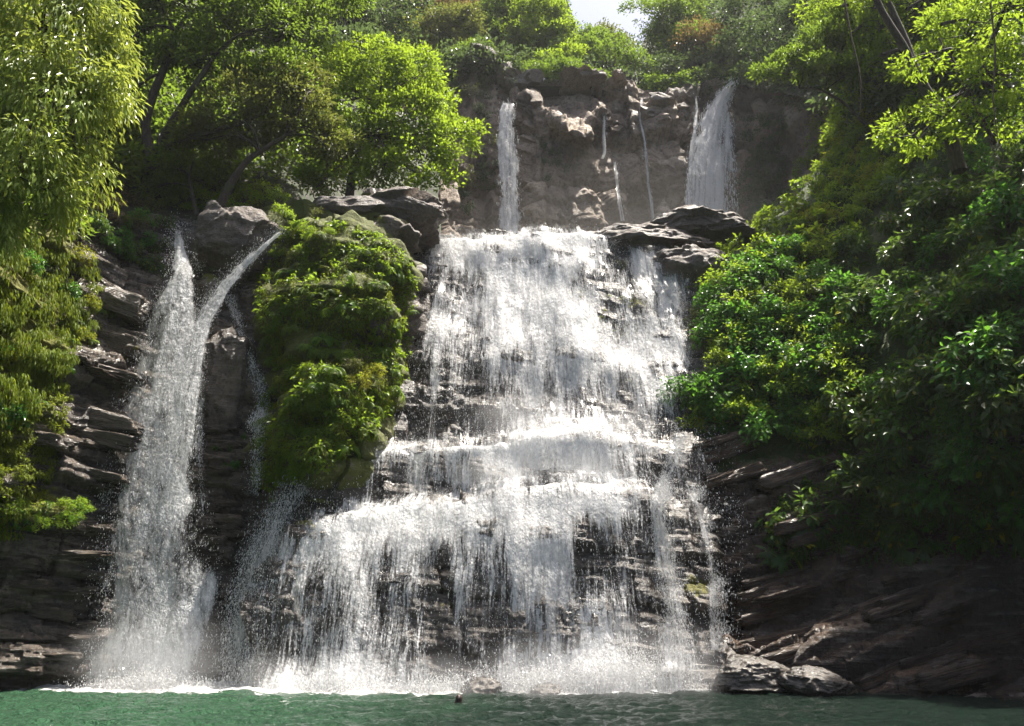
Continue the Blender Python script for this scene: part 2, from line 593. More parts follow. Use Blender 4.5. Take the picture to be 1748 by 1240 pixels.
def facets(p, cell, seed, warp=.3):
    """chunky broken faces: each Voronoi cell is a slightly tilted plane"""
    q = p.reshape(-1, 3)
    lo, hi = q.min(0), q.max(0)
    n = int(np.prod(np.maximum((hi - lo) / cell, 1.0)[[0, 2]]) * 1.3) + 6
    rng = np.random.default_rng(seed)
    c = lo + (hi - lo) * rng.random((n, 3))
    tilt = rng.normal(0, 0.35, (n, 3))
    off = rng.normal(0, 0.25, n)
    qq = q + np.stack([fbm(q * 0.5 / cell, 3, seed + k) for k in (1, 2, 3)], -1) * cell * warp
    w = np.array([1, 0.5, 1])
    out = np.empty(len(q))
    for s in range(0, len(q), 20000):
        a = qq[s:s + 20000]
        d = (((a[:, None] - c[None]) * w) ** 2).sum(-1)
        k = d.argmin(1)
        out[s:s + 20000] = np.clip(((a - c[k]) * tilt[k]).sum(-1) + off[k] * cell * 0.5, -cell * .35, cell * .35)
    return out.reshape(p.shape[:-1])

def cliff(name, G, disp, mat, moss=None, kind="structure", label=None, cat=None):
    N = grid_normals(G)
    H = G + N * disp[..., None]
    db_add(H)
    nr, nc = G.shape[:2]
    me = mk_mesh(name, H.reshape(-1, 3), grid_faces(nr, nc), True, {"moss": (np.zeros(nr * nc) if moss is None else np.clip(moss, 0, 1).ravel())}, mat)
    o = add_obj(name, me, kind=kind, label=label, cat=cat)
    return o, H

# ------------------------------------------------------------------ main cascade rock
def ip(x, xs, ys): return np.interp(x, xs, ys)
def L1(px): return ip(px, [420, 700, 735, 780, 850, 985, 1040, 1100, 1160, 1300], [440, 410, 400, 402, 408, 402, 414, 426, 436, 450])
def L2(px): return ip(px, [420, 500, 560, 620, 700, 880, 920, 1000, 1150, 1200, 1300], [900, 840, 800, 775, 765, 760, 748, 752, 757, 750, 745])
def L3(px): return ip(px, [420, 470, 490, 520, 600, 740, 900, 1090, 1130, 1180, 1300], [1010, 960, 930, 908, 882, 855, 850, 842, 850, 870, 900])

def main_polyline(px, shift=0.0):
    """knots of the stepped fall for each column: (n,7,3)"""
    Y1 = ip(px, [420, 700, 900, 1100, 1300], [46.5, 49.0, 49.5, 49.0, 47]) - shift
    lip = P(px, L1(px), Y1)
    back = lip.copy(); back[:, 1] += 20; back[:, 2] -= 0.3
    Y2 = ip(px, [420, 560, 700, 900, 1150, 1300], [38.3, 38.2, 38.6, 38.2, 38.8, 40]) - shift
    l2 = P(px, L2(px), Y2)
    b2 = l2.copy(); b2[:, 1] = ip(px, [420, 600, 700, 900, 1150, 1300], [39, 40, 41.0, 40.8, 41.0, 41.5]) - shift; b2[:, 2] += 0.25
    Y3 = ip(px, [420, 480, 600, 900, 1100, 1180, 1300], [36.0, 36.0, 36.4, 36.6, 36.7, 37.0, 37.4]) - shift
    l3 = P(px, L3(px), Y3)
    b3 = l3.copy(); b3[:, 1] = np.minimum(ip(px, [420, 600, 900, 1300], [37.6, 37.5, 37.8, 38.6]) - shift, Y2 - 0.15); b3[:, 2] += 0.15
    low = P(px, np.full_like(px, 1182.0), 33.4 - shift)
    k = (low[:, 2] - 0.0)
    low[:, 2] = 0
    und = low.copy(); und[:, 1] -= 0.3; und[:, 2] = -2
    # x follows each point's own ray so that the columns stay upright in the view
    for a in (b2, b3, low, und, back):
        d = a[:, 1] * CT + (a[:, 2] - CZ) * ST
        a[:, 0] = (px - 874) / F * d
    return np.stack([back, lip, b2, l2, b3, l3, low, und], 1)

def resample(K, rows, rnd):
    """K (n,k,3) knots -> rows along each column, corners rounded"""
    out = []
    for s, r in enumerate(rows):
        t = np.linspace(0, 1, r, endpoint=(s == len(rows) - 1))[:, None, None]
        out.append(K[None, :, s] * (1 - t) + K[None, :, s + 1] * t)
    G = np.concatenate(out, 0)
    for _ in range(2):
        G = blur(G, rnd, 0)
    return G

px_m = np.linspace(425, 1300, 430)
KM = main_polyline(px_m)
GM = resample(KM, [16, 150, 12, 46, 12, 130, 8], 3)
for ax in (1,):
    GM = blur(GM, 2, 1)
bulge = 0.9 * fbm(GM * np.array([0.22, 0.3, 0.16]), 3, 5)
disp = bulge + 0.42 * layers(GM, 1.5, 0.06, 21) + 0.1 * layers(GM, 0.4, 0.1, 22, 0.6, 0.2) + 0.22 * fbm(GM * 1.1, 4, 8) + 0.25 * ridged(GM * np.array([0.7, 0.7, 0.3]), 3, 4)
pxg, pyg, _ = proj(GM)
GM[..., 1] += 3.5 * sstep(1215, 1290, pxg)
mossM = 0.0 * pxg
for (mx, my, rx, ry, v) in [(985, 510, 22, 10, .9), (1085, 512, 30, 12, .9), (1020, 560, 18, 22, .8), (1060, 450, 40, 8, .5), (1130, 470, 14, 8, .6), (530, 900, 50, 14, .9), (755, 1030, 45, 30, .35),
                            (1075, 560, 30, 20, .6), (1080, 645, 20, 10, .6), (1190, 1000, 30, 26, .8), (560, 800, 40, 20, .5), (1190, 560, 30, 60, .6), (1200, 470, 50, 30, .5)]:
    mossM = np.maximum(mossM, v * np.exp(-((pxg - mx) / rx) ** 2 - ((pyg - my) / ry) ** 2) * 1.2)
waterfall_rock, HM = cliff("rock_face", GM, disp, M_FALLROCK, mossM, label="dark stepped rock face under the wide central cascade", cat="rock face")

# ------------------------------------------------------------------ left cliff (layered, wet)
yl = tps([(-150, 1190, 32.5), (0, 1190, 33.8), (170, 1190, 35.2), (330, 1190, 37.0), (470, 1190, 37.5), (-150, 900, 31.5), (0, 900, 33.2), (150, 900, 35.2), (250, 900, 37.8), (330, 900, 38.6), (420, 900, 38.8), (480, 900, 38.6),
          (-150, 700, 30), (0, 700, 33.0), (100, 700, 35), (200, 720, 37.4), (260, 680, 39.3), (400, 700, 40.2), (480, 700, 40.2), (60, 600, 34.6), (160, 560, 38.0), (230, 560, 39.9), (350, 560, 42.0), (450, 560, 42.0),
          (150, 470, 39.4), (240, 470, 42), (300, 440, 44), (380, 470, 44), (470, 440, 44.5), (0, 450, 31.5), (200, 380, 42), (300, 370, 46), (480, 370, 46), (-150, 400, 29), (60, 400, 34)])
pxl, pyl = np.meshgrid(np.concatenate([np.linspace(-700, -150, 70)[:-1], np.linspace(-150, 480, 250)]), np.linspace(365, 1200, 330))
GL = P(pxl, pyl, np.maximum(yl(np.maximum(pxl, -150), pyl) - np.maximum(0, -150 - pxl) * .022, 12))
disp = 0.5 * fbm(GL * 0.3, 3, 31) + 0.6 * layers(GL, 1.3, 0.16, 33, 0.25, .5) + 0.17 * layers(GL, 0.35, 0.2, 34, 0.5, 0.3) + 0.22 * facets(GL, 1.5, 36) + 0.16 * fbm(GL * 1.4, 4, 35)
mossL = 0.85 * sstep(250, 40, pxl + 0.45 * np.maximum(pyl - 560, 0)) * sstep(960, 760, pyl) + 0.3 * sstep(450, 500, 520 - np.abs(pyl - 600)) * 0
for (mx, my, rx, ry, v) in [(60, 860, 80, 40, .9), (190, 520, 50, 25, .5), (395, 700, 30, 120, .25), (230, 600, 30, 12, .5)]:
    mossL = np.maximum(mossL, v * np.exp(-((pxl - mx) / rx) ** 2 - ((pyl - my) / ry) ** 2))
left_cliff, HL = cliff("cliff", GL, disp, M_LEFTROCK, mossL, label="wet layered cliff beside the plunging waterfall, mossy higher up", cat="cliff")

# ------------------------------------------------------------------ mossy buttress between the falls
yb = tps([(430, 380, 45), (430, 500, 42.5), (430, 640, 40.6), (430, 850, 39.4), (470, 400, 42.6), (600, 350, 44.5), (735, 395, 46.5), (470, 560, 39.4), (580, 560, 38.6), (690, 560, 41), (735, 560, 44.6), (480, 700, 37.8), (580, 690, 37.2),
          (680, 690, 39.8), (735, 700, 42.8), (470, 830, 37.0), (560, 800, 37.0), (660, 770, 39.4), (735, 770, 42), (560, 450, 40.2), (680, 450, 41.4)])
def BR(py): return ip(py, [340, 400, 440, 520, 560, 640, 740, 870], [760, 740, 712, 722, 712, 702, 672, 600])
sb, pyb = np.meshgrid(np.linspace(0, 1, 170), np.linspace(345, 860, 200))
pxb = 428 + sb * (BR(pyb) - 428)
edge = np.maximum(sstep(0.1, 0, sb) * 2.5, sstep(0.9, 1, sb) * 3.0)
GB = P(pxb, pyb, yb(pxb, pyb) + edge)
disp = 1.3 * fbm(GB * 0.38, 3, 41) + 0.5 * layers(GB, 1.7, 0.05, 42) + 0.3 * fbm(GB * 1.2, 4, 43)
mossB = 0.75 + 0.3 * fbm(GB * 0.5, 3, 44) - 0.9 * np.exp(-((pxb - 660) / 40) ** 2 - ((pyb - 570) / 18) ** 2) - 0.6 * sstep(680, 720, pxb)
buttress, HB = cliff("rock_buttress", GB, disp, M_BOULDER, mossB, label="mossy rock buttress between the plunging fall and the wide cascade", cat="rock outcrop")

# ------------------------------------------------------------------ right bank: layered rock below, overgrown hillside above
def RL(py): return ip(py, [-60, 150, 200, 290, 360, 410, 440, 500, 600, 740, 900, 1200], [1500, 1440, 1425, 1400, 1340, 1270, 1225, 1190, 1185, 1170, 1185, 1215])
yr = tps([(1215, 1195, 35.2), (1300, 1195, 33.4), (1450, 1195, 32.0), (1600, 1195, 30.8), (1750, 1195, 29.6), (1950, 1195, 28), (1200, 1050, 37), (1200, 900, 38.2), (1300, 1000, 36.4), (1400, 1060, 34.8), (1400, 900, 37.0), (1600, 1060, 32.8), (1600, 960, 34), (1750, 1000, 32.2), (1750, 900, 32), (1950, 800, 27), (1180, 740, 40.2), (1300, 720, 40.2), (1400, 800, 38.8),
          (1400, 650, 40.0), (1600, 700, 33), (1750, 650, 29.5), (1200, 450, 46.5), (1300, 420, 48), (1300, 560, 43), (1400, 450, 45), (1500, 560, 38.5), (1600, 450, 38), (1750, 450, 32), (1950, 450, 26), (1260, 400, 50), (1400, 290, 54), (1500, 200, 51), (1600, 250, 44.5), (1750, 200, 38), (1950, 0, 34), (1430, 180, 58), (1500, -60, 60), (1750, -60, 44)])
sr, pyr = np.meshgrid(np.concatenate([np.linspace(0, 1, 270), np.linspace(1, 1.9, 60)[1:]]), np.linspace(-60, 1200, 340))
pxr = RL(pyr) + sr * (1960 - RL(pyr))
GR = P(pxr, pyr, np.maximum(yr(np.minimum(pxr, 1960), pyr) - np.maximum(0, pxr - 1960) * .016, 10) + sstep(0.05, 0, sr) * 3.0)
rk = sstep(720, 860, pyr + 0.12 * (pxr - 1300))
disp = 0.7 * fbm(GR * 0.3, 3, 51) + rk * (0.8 * layers(GR, 1.5, -0.33, 52, 0.22, .5) + 0.3 * layers(GR, 0.45, -0.36, 53, 0.5, 0.3) + 0.25 * facets(GR, 1.6, 55) + .1 * ridged(GR * np.array([1, 1, 2.5]), 4, 56)) + 0.16 * fbm(GR * 1.4, 4, 54)
mossR = 0.9 * (1 - rk) + 0.1
right_bank, HR = cliff("riverbank", GR, disp, M_RIGHTROCK, mossR, label="steep overgrown bank with dark tilted rock layers at its foot", cat="riverbank")

# ------------------------------------------------------------------ upper cliff
def RIM(px): return ip(px, [690, 760, 790, 815, 840, 870, 900, 930, 1000, 1060, 1100, 1180, 1250, 1262, 1300, 1400, 1500], [130, 118, 100, 92, 105, 128, 132, 132, 132, 148, 158, 150, 135, 128, 140, 150, 150])
def YRIM(px): return 6.2 + ip(px, [680, 740, 800, 845, 862, 885, 905, 1000, 1030, 1060, 1100, 1130, 1170, 1200, 1260, 1300, 1350, 1400, 1510], [74, 80, 85.5, 87, 88.8, 88.5, 84.5, 85, 87.5, 89, 89, 86.5, 87, 89, 89, 86, 85, 80, 66])
su, sv = np.meshgrid(np.linspace(0, 1, 300), np.linspace(0, 1, 200))
pxu = 680 + su * 830
pyu = RIM(pxu) + sv * (470 - RIM(pxu))
Yu = ip(pxu, [680, 740, 800, 845, 862, 885, 905, 1000, 1030, 1060, 1100, 1130, 1170, 1200, 1260, 1300, 1350, 1400, 1510], [74, 80, 85.5, 87, 88.8, 88.5, 84.5, 85, 87.5, 89, 89, 86.5, 87, 89, 89, 86, 85, 80, 66])
Yu = blur(Yu, 3, 1) + 2.2 * (1 - sv) ** 2 + 4.0 * (1 - sv)
# the sunlit broken face above the middle of the cliff
fa = inpoly(pxu, pyu, [(880, 120), (1000, 120), (1045, 140), (1035, 190), (1005, 246), (960, 225), (925, 175), (890, 165)])
face = blur(blur(fa.astype(float), 3, 1), 2, 0)
Yu = Yu - face * (6.0 - 13.0 * sstep(250, 120, pyu))
GU = P(pxu, pyu, Yu)
disp = 1.0 * fbm(GU * np.array([0.18, 0.18, 0.035]), 4, 61) + (1 - .8 * face) * (1.3 * layers(GU, 9.0, 0.1, 67, .3, .8) + 0.5 * layers(GU, 3.2, -0.1, 68, .5, .5)) + (0.9 - .4 * face) * facets(GU * np.array([1, 1, .4]), 3.0, 62, .12) + (0.25 + .35 * face) * facets(GU, 1.8, 63) + 0.5 * ridged(GU * np.array([0.5, 0.5, 0.07]), 4, 64) + 0.12 * fbm(GU * 1.0, 3, 65)
mossU = 0.06 + 0.2 * fbm(GU * 0.2, 3, 66) + 0.5 * sstep(1265, 1300, pxu) * sstep(1350, 1330, pxu) * sstep(200, 260, pyu) + 0.3 * sstep(810, 760, pxu) - 0.5 * face
upper_cliff, HU = cliff("cliff", GU, disp, M_UPROCK, mossU, label="tall shaded cliff of the upper falls behind the cascade", cat="cliff")

# ------------------------------------------------------------------ hillsides and terraces that carry the trees
def hill(name, pts, x0, x1, y0, y1, nx, ny, seed, mat, label, cut=None, low=None):
    f = tps(pts)
    a, b = np.meshgrid(np.linspace(x0, x1, nx), np.linspace(0, 1, ny))
    top = cut(a) if cut is not None else np.full_like(a, y0)
    bot = low(a) if low is not None else y1
    py = top + b * (bot - top)
    G = P(a, py, f(a, py))
    o, H = cliff(name, G, 0.7 * fbm(G * 0.3, 4, seed), mat, np.full(G.shape[:2], 0.5), label=label, cat="hillside")
    return H
HH1 = hill("hillside", [(-200, 460, 31), (0, 460, 33), (60, 300, 38), (0, 0, 44), (-200, 0, 38), (200, 420, 44), (200, 200, 50), (250, 0, 62), (300, 380, 47), (480, 380, 48), (450, 200, 62), (450, 30, 84), (560, 350, 54), (600, 200, 70), (620, 50, 86), (740, 400, 62), (740, 250, 76), (740, 120, 90)],
     -700, 750, -60, 470, 150, 90, 71, M_EARTH, "wooded hillside rising behind the trees on the left bank", lambda x: ip(x, [-700, 100, 350, 480, 600, 750], [-200, -150, -60, 0, 40, 120]))
# top of the upper cliff, running back to wooded hills
a, b = np.meshgrid(np.linspace(640, 1560, 100), np.linspace(0, 1, 50))
rim = P(a, RIM(a) + 4, YRIM(a) + .5)
top = rim.copy()
top[..., 1] += b * 60
top[..., 0] *= 1 + b * 0.5
top[..., 2] += -1 + b * b * 22 * (0.3 + 0.9 * sstep(1090, 1330, a) + 0.9 * sstep(1020, 760, a))
cliff("terrain", top, 0.5 * fbm(top * 0.2, 3, 72), M_EARTH, np.full(a.shape, 0.5), label="wooded ground on top of the upper cliff", cat="terrain")
HH2 = hill("hillside", [(1180, 160, 93), (1180, 0, 125), (1300, 150, 90), (1300, 0, 112), (1420, 160, 74), (1420, -60, 90), (1500, 200, 58), (1500, -100, 72), (1700, 150, 46), (1700, -200, 56), (1950, -200, 48), (1950, 200, 38)],
     1170, 1950, -200, 230, 100, 70, 73, M_EARTH, "wooded slope in blue shade right of the upper falls", lambda x: ip(x, [1170, 1230, 1300, 1400, 1950], [60, 10, -60, -140, -260]), lambda x: ip(x, [1170, 1250, 1300, 1420, 1470, 1950], [160, 142, 150, 178, 235, 260]))
HH3 = hill("hillside", [(440, 120, 108), (440, -80, 128), (700, 120, 110), (700, -60, 132), (900, 130, 111), (900, -60, 135), (1005, 130, 112), (1005, 20, 125)],
     440, 1098, -80, 130, 90, 50, 76, M_EARTH, "wooded slope behind the rim trees, left of the patch of sky", lambda x: ip(x, [440, 900, 960, 995, 1098], [-90, -70, -15, 72, 88]), lambda x: RIM(x) + 3)
HH4 = hill("hillside", [(1090, 140, 112), (1090, 60, 120), (1250, 130, 108), (1250, -60, 130), (1180, 150, 111), (1180, -10, 128)],
     1092, 1260, -60, 140, 40, 40, 77, M_EARTH, "wooded slope behind the rim trees, right of the patch of sky", lambda x: ip(x, [1092, 1130, 1180, 1260], [80, 20, -20, -70]), lambda x: RIM(x) + 3)
# flat riverbed between the two falls
xs, ys = np.meshgrid(np.linspace(-40, 55, 90), np.linspace(51, 95, 60))
g = np.stack([xs, ys, 27.4 + 0.25 * fbm(np.stack([xs, ys, ys * 0], -1) * 0.3, 3, 75)], -1)
add_obj("riverbed", mk_mesh("riverbed", g.reshape(-1, 3), grid_faces(60, 90), True, {"moss": np.zeros(5400)}, M_FALLROCK), kind="structure", label="rocky riverbed between the upper and the lower falls", cat="riverbed")
# ground sheet under everything
g = np.stack(np.meshgrid(np.linspace(-165, 165, 40), np.linspace(-65, 185, 40)), -1)
gz = np.full(g.shape[:2] + (1,), -3.0)
add_obj("ground", mk_mesh("ground", np.concatenate([g, gz], -1).reshape(-1, 3), grid_faces(40, 40), True, {"moss": np.full(1600, .6)}, M_EARTH), kind="structure", label="ground below the pool and the hills", cat="ground")
db_fill()

# ------------------------------------------------------------------ pool
xs = np.concatenate([np.linspace(-80, -27, 20)[:-1], np.arange(-27, 27, 0.14), np.linspace(27, 80, 20)])
ys = np.concatenate([np.linspace(-60, 15, 30)[:-1], np.arange(15, 38.5, 0.14)])
X, Yp = np.meshgrid(xs, ys)
q = np.stack([X, Yp, X * 0], -1)
wave = 0.10 * fbm(q * np.array([0.7, 1.1, 1]), 3, 81) + 0.13 * ridged(q * np.array([1.2, 2.0, 1]) + 0.4 * fbm(q * .8, 2, 84)[..., None], 3, 82)
wave = wave * sstep(10, 18, Yp)
ppx, ppy, _ = proj(np.stack([X, Yp, wave * 0], -1))
fl = ip(ppx, [-50, 40, 100, 170, 260, 350, 400, 440, 600, 700, 780, 860, 960, 1060, 1160, 1250, 1300, 1500], [34.8, 34.2, 33.6, 33.1, 32.8, 33.0, 33.6, 32.6, 32.2, 32.2, 32.8, 32.7, 32.0, 32.0, 32.6, 33.4, 34.8, 36])
foam = sstep(-1.0, 0.9, (Yp - fl) + 0.5 * fbm(q * 0.6, 3, 83)) + 0.14 * sstep(900, 300, ppx)
foam = np.maximum(foam, 0.26 * sstep(-9, -0.5, Yp - fl) * (0.7 + .8 * fbm(q * .35, 2, 86)))
foam = np.where(Yp < 18, 0, foam)
wave = wave + 0.12 * sstep(-0.2, 1.0, Yp - fl) * (0.6 + fbm(q * 1.3, 3, 85))
add_obj("pool", mk_mesh("pool", np.stack([X, Yp, wave], -1).reshape(-1, 3), grid_faces(len(ys), len(xs)), True, {"foam": foam.ravel()}, M_POOL), kind="structure", label="emerald green pool at the foot of the falls, white foam along its far edge", cat="water")

# ------------------------------------------------------------------ falling water
TPX = np.array([440, 500, 550, 600, 650, 700, 750, 800, 850, 900, 950, 1000, 1050, 1100, 1150, 1200, 1240, 1290])
TPY = np.array([395, 440, 480, 520, 560, 620, 680, 735, 765, 800, 842, 862, 900, 950, 1000, 1060, 1120, 1180])
TD = np.array([
    [0, 0, 0, 0, 0, .1, .95, 1, 1, 1, 1, .6, .4, .55, .3, 0, 0, 0],
    [0, 0, 0, 0, 0, .1, .8, 1, 1, 1, 1, .7, .25, .85, .5, 0, 0, 0],
    [0, 0, 0, 0, 0, 0, .5, .55, 1, 1, 1, .5, .5, .5, .75, .05, 0, 0],
    [0, 0, 0, 0, 0, .05, .65, .8, 1, 1, 1, .9, .3, .45, .65, .05, 0, 0],
    [0, 0, 0, 0, 0, .2, .9, .65, .95, .95, .95, .95, .45, .6, .6, .05, 0, 0],
    [0, 0, 0, 0, .05, .3, .65, .55, .8, .8, .75, .85, .7, .7, .75, .1, 0, 0],
    [0, 0, 0, 0, .1, .4, .5, .45, .6, .65, .6, .65, .62, .62, .65, .2, 0, 0],
    [0, 0, 0, .0, .15, .35, .45, .45, .55, .7, .7, .65, .6, .55, .5, .3, .05, 0],
    [0, 0, .15, .55, .8, .85, .85, .85, .95, 1, 1, .9, .85, .75, .6, .5, .1, 0],
    [0, .1, .1, .35, .6, .65, .65, .55, .9, .9, .8, .75, .65, .5, .45, .5, .1, 0],
    [0, .1, .1, .3, .5, .55, .5, .6, .85, .85, .75, .8, .8, .7, .4, .5, .2, 0],
    [0, .2, .3, .7, .9, .95, 1, 1, 1, 1, .9, .95, 1, .6, .5, .4, .3, 0],
    [.1, .35, .8, 1, .95, .95, .9, .9, .8, .95, .9, .45, .7, .6, .5, .45, .2, 0],
    [.2, .6, .6, .8, .7, .7, .42, .7, .65, .85, .95, .4, .5, .6, .5, .35, .2, 0],
    [.3, .5, .45, .7, .62, .62, .3, .7, .58, .65, .9, .55, .55, .5, .6, .3, .2, 0],
    [.35, .45, .42, .6, .62, .58, .25, .55, .52, .6, .85, .75, .6, .4, .7, .35, .2, 0],
    [.35, .4, .5, .7, .65, .6, .22, .5, .52, .62, .9, .85, .7, .5, .6, .5, .3, 0],
    [.4, .65, .75, .85, .85, .75, .4, .6, .7, .8, .9, .95, .9, .8, .7, .6, .3, 0]])
TD[0:6, 11:15] = np.minimum(1, TD[0:6, 11:15] + .17)
TD[12:, 0:4] = np.minimum(1, TD[12:, 0:4] + np.array([.18, .22, .16, .05]))
def bil(T, px, py):
    i = np.interp(py, TPY, np.arange(len(TPY)))
    j = np.interp(px, TPX, np.arange(len(TPX)))
    i0 = np.minimum(i.astype(int), len(TPY) - 2); j0 = np.minimum(j.astype(int), len(TPX) - 2)
    fi, fj = i - i0, j - j0
    fj = fj * fj * (3 - 2 * fj)
    return (T[i0, j0] * (1 - fi) * (1 - fj) + T[i0 + 1, j0] * fi * (1 - fj) + T[i0, j0 + 1] * (1 - fi) * fj + T[i0 + 1, j0 + 1] * fi * fj)

def drops_mesh(name, pos, dirs, ln, rad, mat=M_DROP):
    """tiny stretched drops (tetrahedra)"""
    n = len(pos)
    d = unit(dirs)
    ref = RNG.normal(size=(n, 3))
    a = unit(np.cross(d, ref))
    b = np.cross(d, a)
    rad = rad[:, None]
    v0 = pos + d * ln[:, None] * 0.5
    base = pos - d * ln[:, None] * 0.5
    v = np.stack([v0, base + a * rad, base - a * rad * 0.5 + b * rad * 0.87, base - a * rad * 0.5 - b * rad * 0.87], 1).reshape(-1, 3)
    i = np.arange(n)[:, None] * 4
    f = np.concatenate([i + np.array([[0, 1, 2]]), i + np.array([[0, 2, 3]]), i + np.array([[0, 3, 1]]), i + np.array([[1, 3, 2]])])
    return mk_mesh(name, v, f, False, None, mat)

def sample_drops(G, D, n, off=(0.0, 0.7), ln=(0.03, 0.14), rad=(0.007, 0.026), spread=0.06, pw=1.0):
    """drops over a water sheet G (rows, cols, 3) with density D"""
    N = grid_normals(G)
    du = np.linalg.norm(np.gradient(G, axis=1), axis=-1)
    dv = np.linalg.norm(np.gradient(G, axis=0), axis=-1)
    w = (np.clip(D, 0, 1) ** pw * (1.25 - np.clip(D, 0, 1)) * du * dv).ravel()
    w = w / w.sum()
    k = RNG.choice(len(w), n, p=w)
    r, c = np.unravel_index(k, D.shape)
    flow = unit(np.gradient(G, axis=0))[r, c]
    p = G[r, c] + N[r, c] * (off[0] + (off[1] - off[0]) * RNG.random(n)[:, None] ** 2.2) + RNG.normal(0, spread, (n, 3))
    h = RNG.random(n)
    L = ln[0] + (ln[1] - ln[0]) * RNG.random(n) ** 3
    R = rad[0] + (rad[1] - rad[0]) * h ** 3
    dirs = flow * 0.5 + np.array([0, -0.08, -1]) * 0.8 + RNG.normal(0, 0.12, (n, 3))
    return p, dirs, L, R

def waterfall(label, group=None):
    return add_obj("waterfall", None, label=label, cat="waterfall", group=group)

# wide cascade
fall_main = waterfall("wide white cascade tumbling over two rock steps into the pool")
fall_main.location = (0, 34, 0)
def child_mesh(name, me, parent, kind=None, label=None):
    o = add_obj(name, me, parent=parent, kind=kind, label=label)
    o.matrix_parent_inverse = parent.matrix_basis.inverted()
    return o
px_w = np.linspace(435, 1285, 300)
ALLD = []
for layer, (sh, mat, dm, seed) in enumerate([(0.30, M_FALL, 1.0, 101), (0.75, M_FALL2, 0.8, 102), (1.15, M_VEIL, 0.85, 103)]):
    K = main_polyline(px_w, 0.0)
    K[:, 0, 1] -= 17.0
    W = resample(K, [10, 110, 6, 40, 6, 110, 4], 3)
    W = blur(W, 3, 1)
    Nn = grid_normals(W)
    bw = 0.9 * fbm(W * np.array([0.22, 0.3, 0.16]), 3, 5)          # follows the swell of the rock below
    W = W + Nn * (bw + sh + 0.18 * fbm(W * np.array([1.2, 0.5, 0.25]), 3, seed))[..., None]
    W[..., 2] += 0.06
    px, py, _ = proj(W)
    D = bil(TD, px + 14 * fbm(W * np.array([.5, .5, .12]), 2, seed + 7), py + 8 * fbm(W * .5, 2, seed + 8))
    streak = fbm(W * np.array([1.1, 0.4, 0.10]), 3, seed + 3)
    D2 = np.clip(D * dm + 0.28 * streak * sstep(0.02, 0.3, D) * (1.2 - D), 0, 1) * sstep(0.0, 0.06, D)
    if layer:
        D2 = D2 * sstep(9, 16, np.arange(len(W)))[:, None]
    vv = np.concatenate([[np.zeros(W.shape[1])], np.cumsum(np.linalg.norm(np.diff(W, axis=0), axis=-1), 0)])
    flow = np.stack([W[..., 0], vv, np.zeros_like(vv) + layer * 7.0], -1)
    keep = W[..., 2] > -0.4
    me = mk_mesh("water_curtain", W.reshape(-1, 3), grid_faces(*W.shape[:2]), True, {"dens": D2.ravel(), "flow": flow.reshape(-1, 3)}, mat)
    child_mesh("water_curtain", me, fall_main)
    if layer == 0:
        ALLD.append(sample_drops(W, D2, 45000, (0.05, 0.8)))
p_, d_, l_, r_ = [np.concatenate(z) for z in zip(*ALLD)]
ok = p_[:, 2] > 0.02
child_mesh("spray_droplets", drops_mesh("spray_droplets", p_[ok], d_[ok], l_[ok], r_[ok]), fall_main, kind="stuff")

# strips of falling water that follow a course over the rock
def ribbon(parent, course, mat, dens=0.9, ncol=28, nrow=160, edge=0.55, ndrop=8000, seed=0, fromrock=0.35, bulge=0.25, doff=(0, .7), **kw):
    kw.setdefault('pw', 1.7)
    """course rows: (px, py, half width px, Y or None)"""
    c = np.array([[q[0], q[1], q[2]] for q in course], float)
    seg = np.concatenate([[0], np.cumsum(np.hypot(*np.diff(c[:, :2], axis=0).T))])
    t = np.linspace(0, seg[-1], nrow)
    x, y, w = [blur(np.interp(t, seg, c[:, k]), 3, 0) for k in range(3)]
    Yc = np.array([q[3] if len(q) > 3 and q[3] is not None else np.nan for q in course], float)
    dxy = unit(np.stack([np.gradient(x), np.gradient(y)], -1))
    nx, ny = -dxy[:, 1], dxy[:, 0]
    nx, ny = np.where(nx < 0, -nx, nx), np.where(nx < 0, -ny, ny)
    s = np.linspace(-1, 1, ncol)
    px = x[:, None] + s[None] * w[:, None] * np.maximum(np.abs(nx), 0.5)[:, None]
    py = y[:, None] + s[None] * w[:, None] * ny[:, None] * 0.6
    if np.isnan(Yc).any():
        Yr = dbY(px, py)
        Yr = np.minimum.accumulate(np.where(np.isnan(Yr), 99, Yr), 0) - fromrock
        Yv = blur(blur(Yr, 4, 0), 3, 1)
    else:
        Yv = np.interp(t, seg, Yc)[:, None] - bulge * (1 - s[None] ** 2)
    W = P(px, py, Yv)
    W = W + grid_normals(W) * (0.14 * fbm(W * np.array([1.3, .6, .3]), 3, seed))[..., None]
    D = dens * (1 - sstep(1 - edge, 1.0, np.abs(s)[None] + 0.42 * fbm(W * np.array([.9, .9, .35]), 4, seed + 1)))
    D = D * sstep(0, 0.03, np.linspace(0, 1, nrow))[:, None] * (1 - sstep(.72, .98, np.abs(s)))[None]
    D = np.clip(D + 0.22 * fbm(W * np.array([.7, .7, .35]), 3, seed + 2) * (D > 0.05), 0, 1)
    vv = np.concatenate([[np.zeros(ncol)], np.cumsum(np.linalg.norm(np.diff(W, axis=0), axis=-1), 0)])
    uu = np.concatenate([np.zeros((nrow, 1)), np.cumsum(np.linalg.norm(np.diff(W, axis=1), axis=-1), 1)], 1)
    uu = uu - uu.mean(1, keepdims=True)
    me = mk_mesh("water_curtain", W.reshape(-1, 3), grid_faces(nrow, ncol), True, {"dens": D.ravel(), "flow": np.stack([uu, vv, vv * 0 + seed], -1).reshape(-1, 3)}, mat)
    child_mesh("water_curtain", me, parent)
    if ndrop:
        a = sample_drops(W, D, ndrop, doff, **kw)
        ok = a[0][:, 2] > 0
        child_mesh("spray_droplets", drops_mesh("spray_droplets", *[q[ok] for q in a]), parent, kind="stuff")
    return W

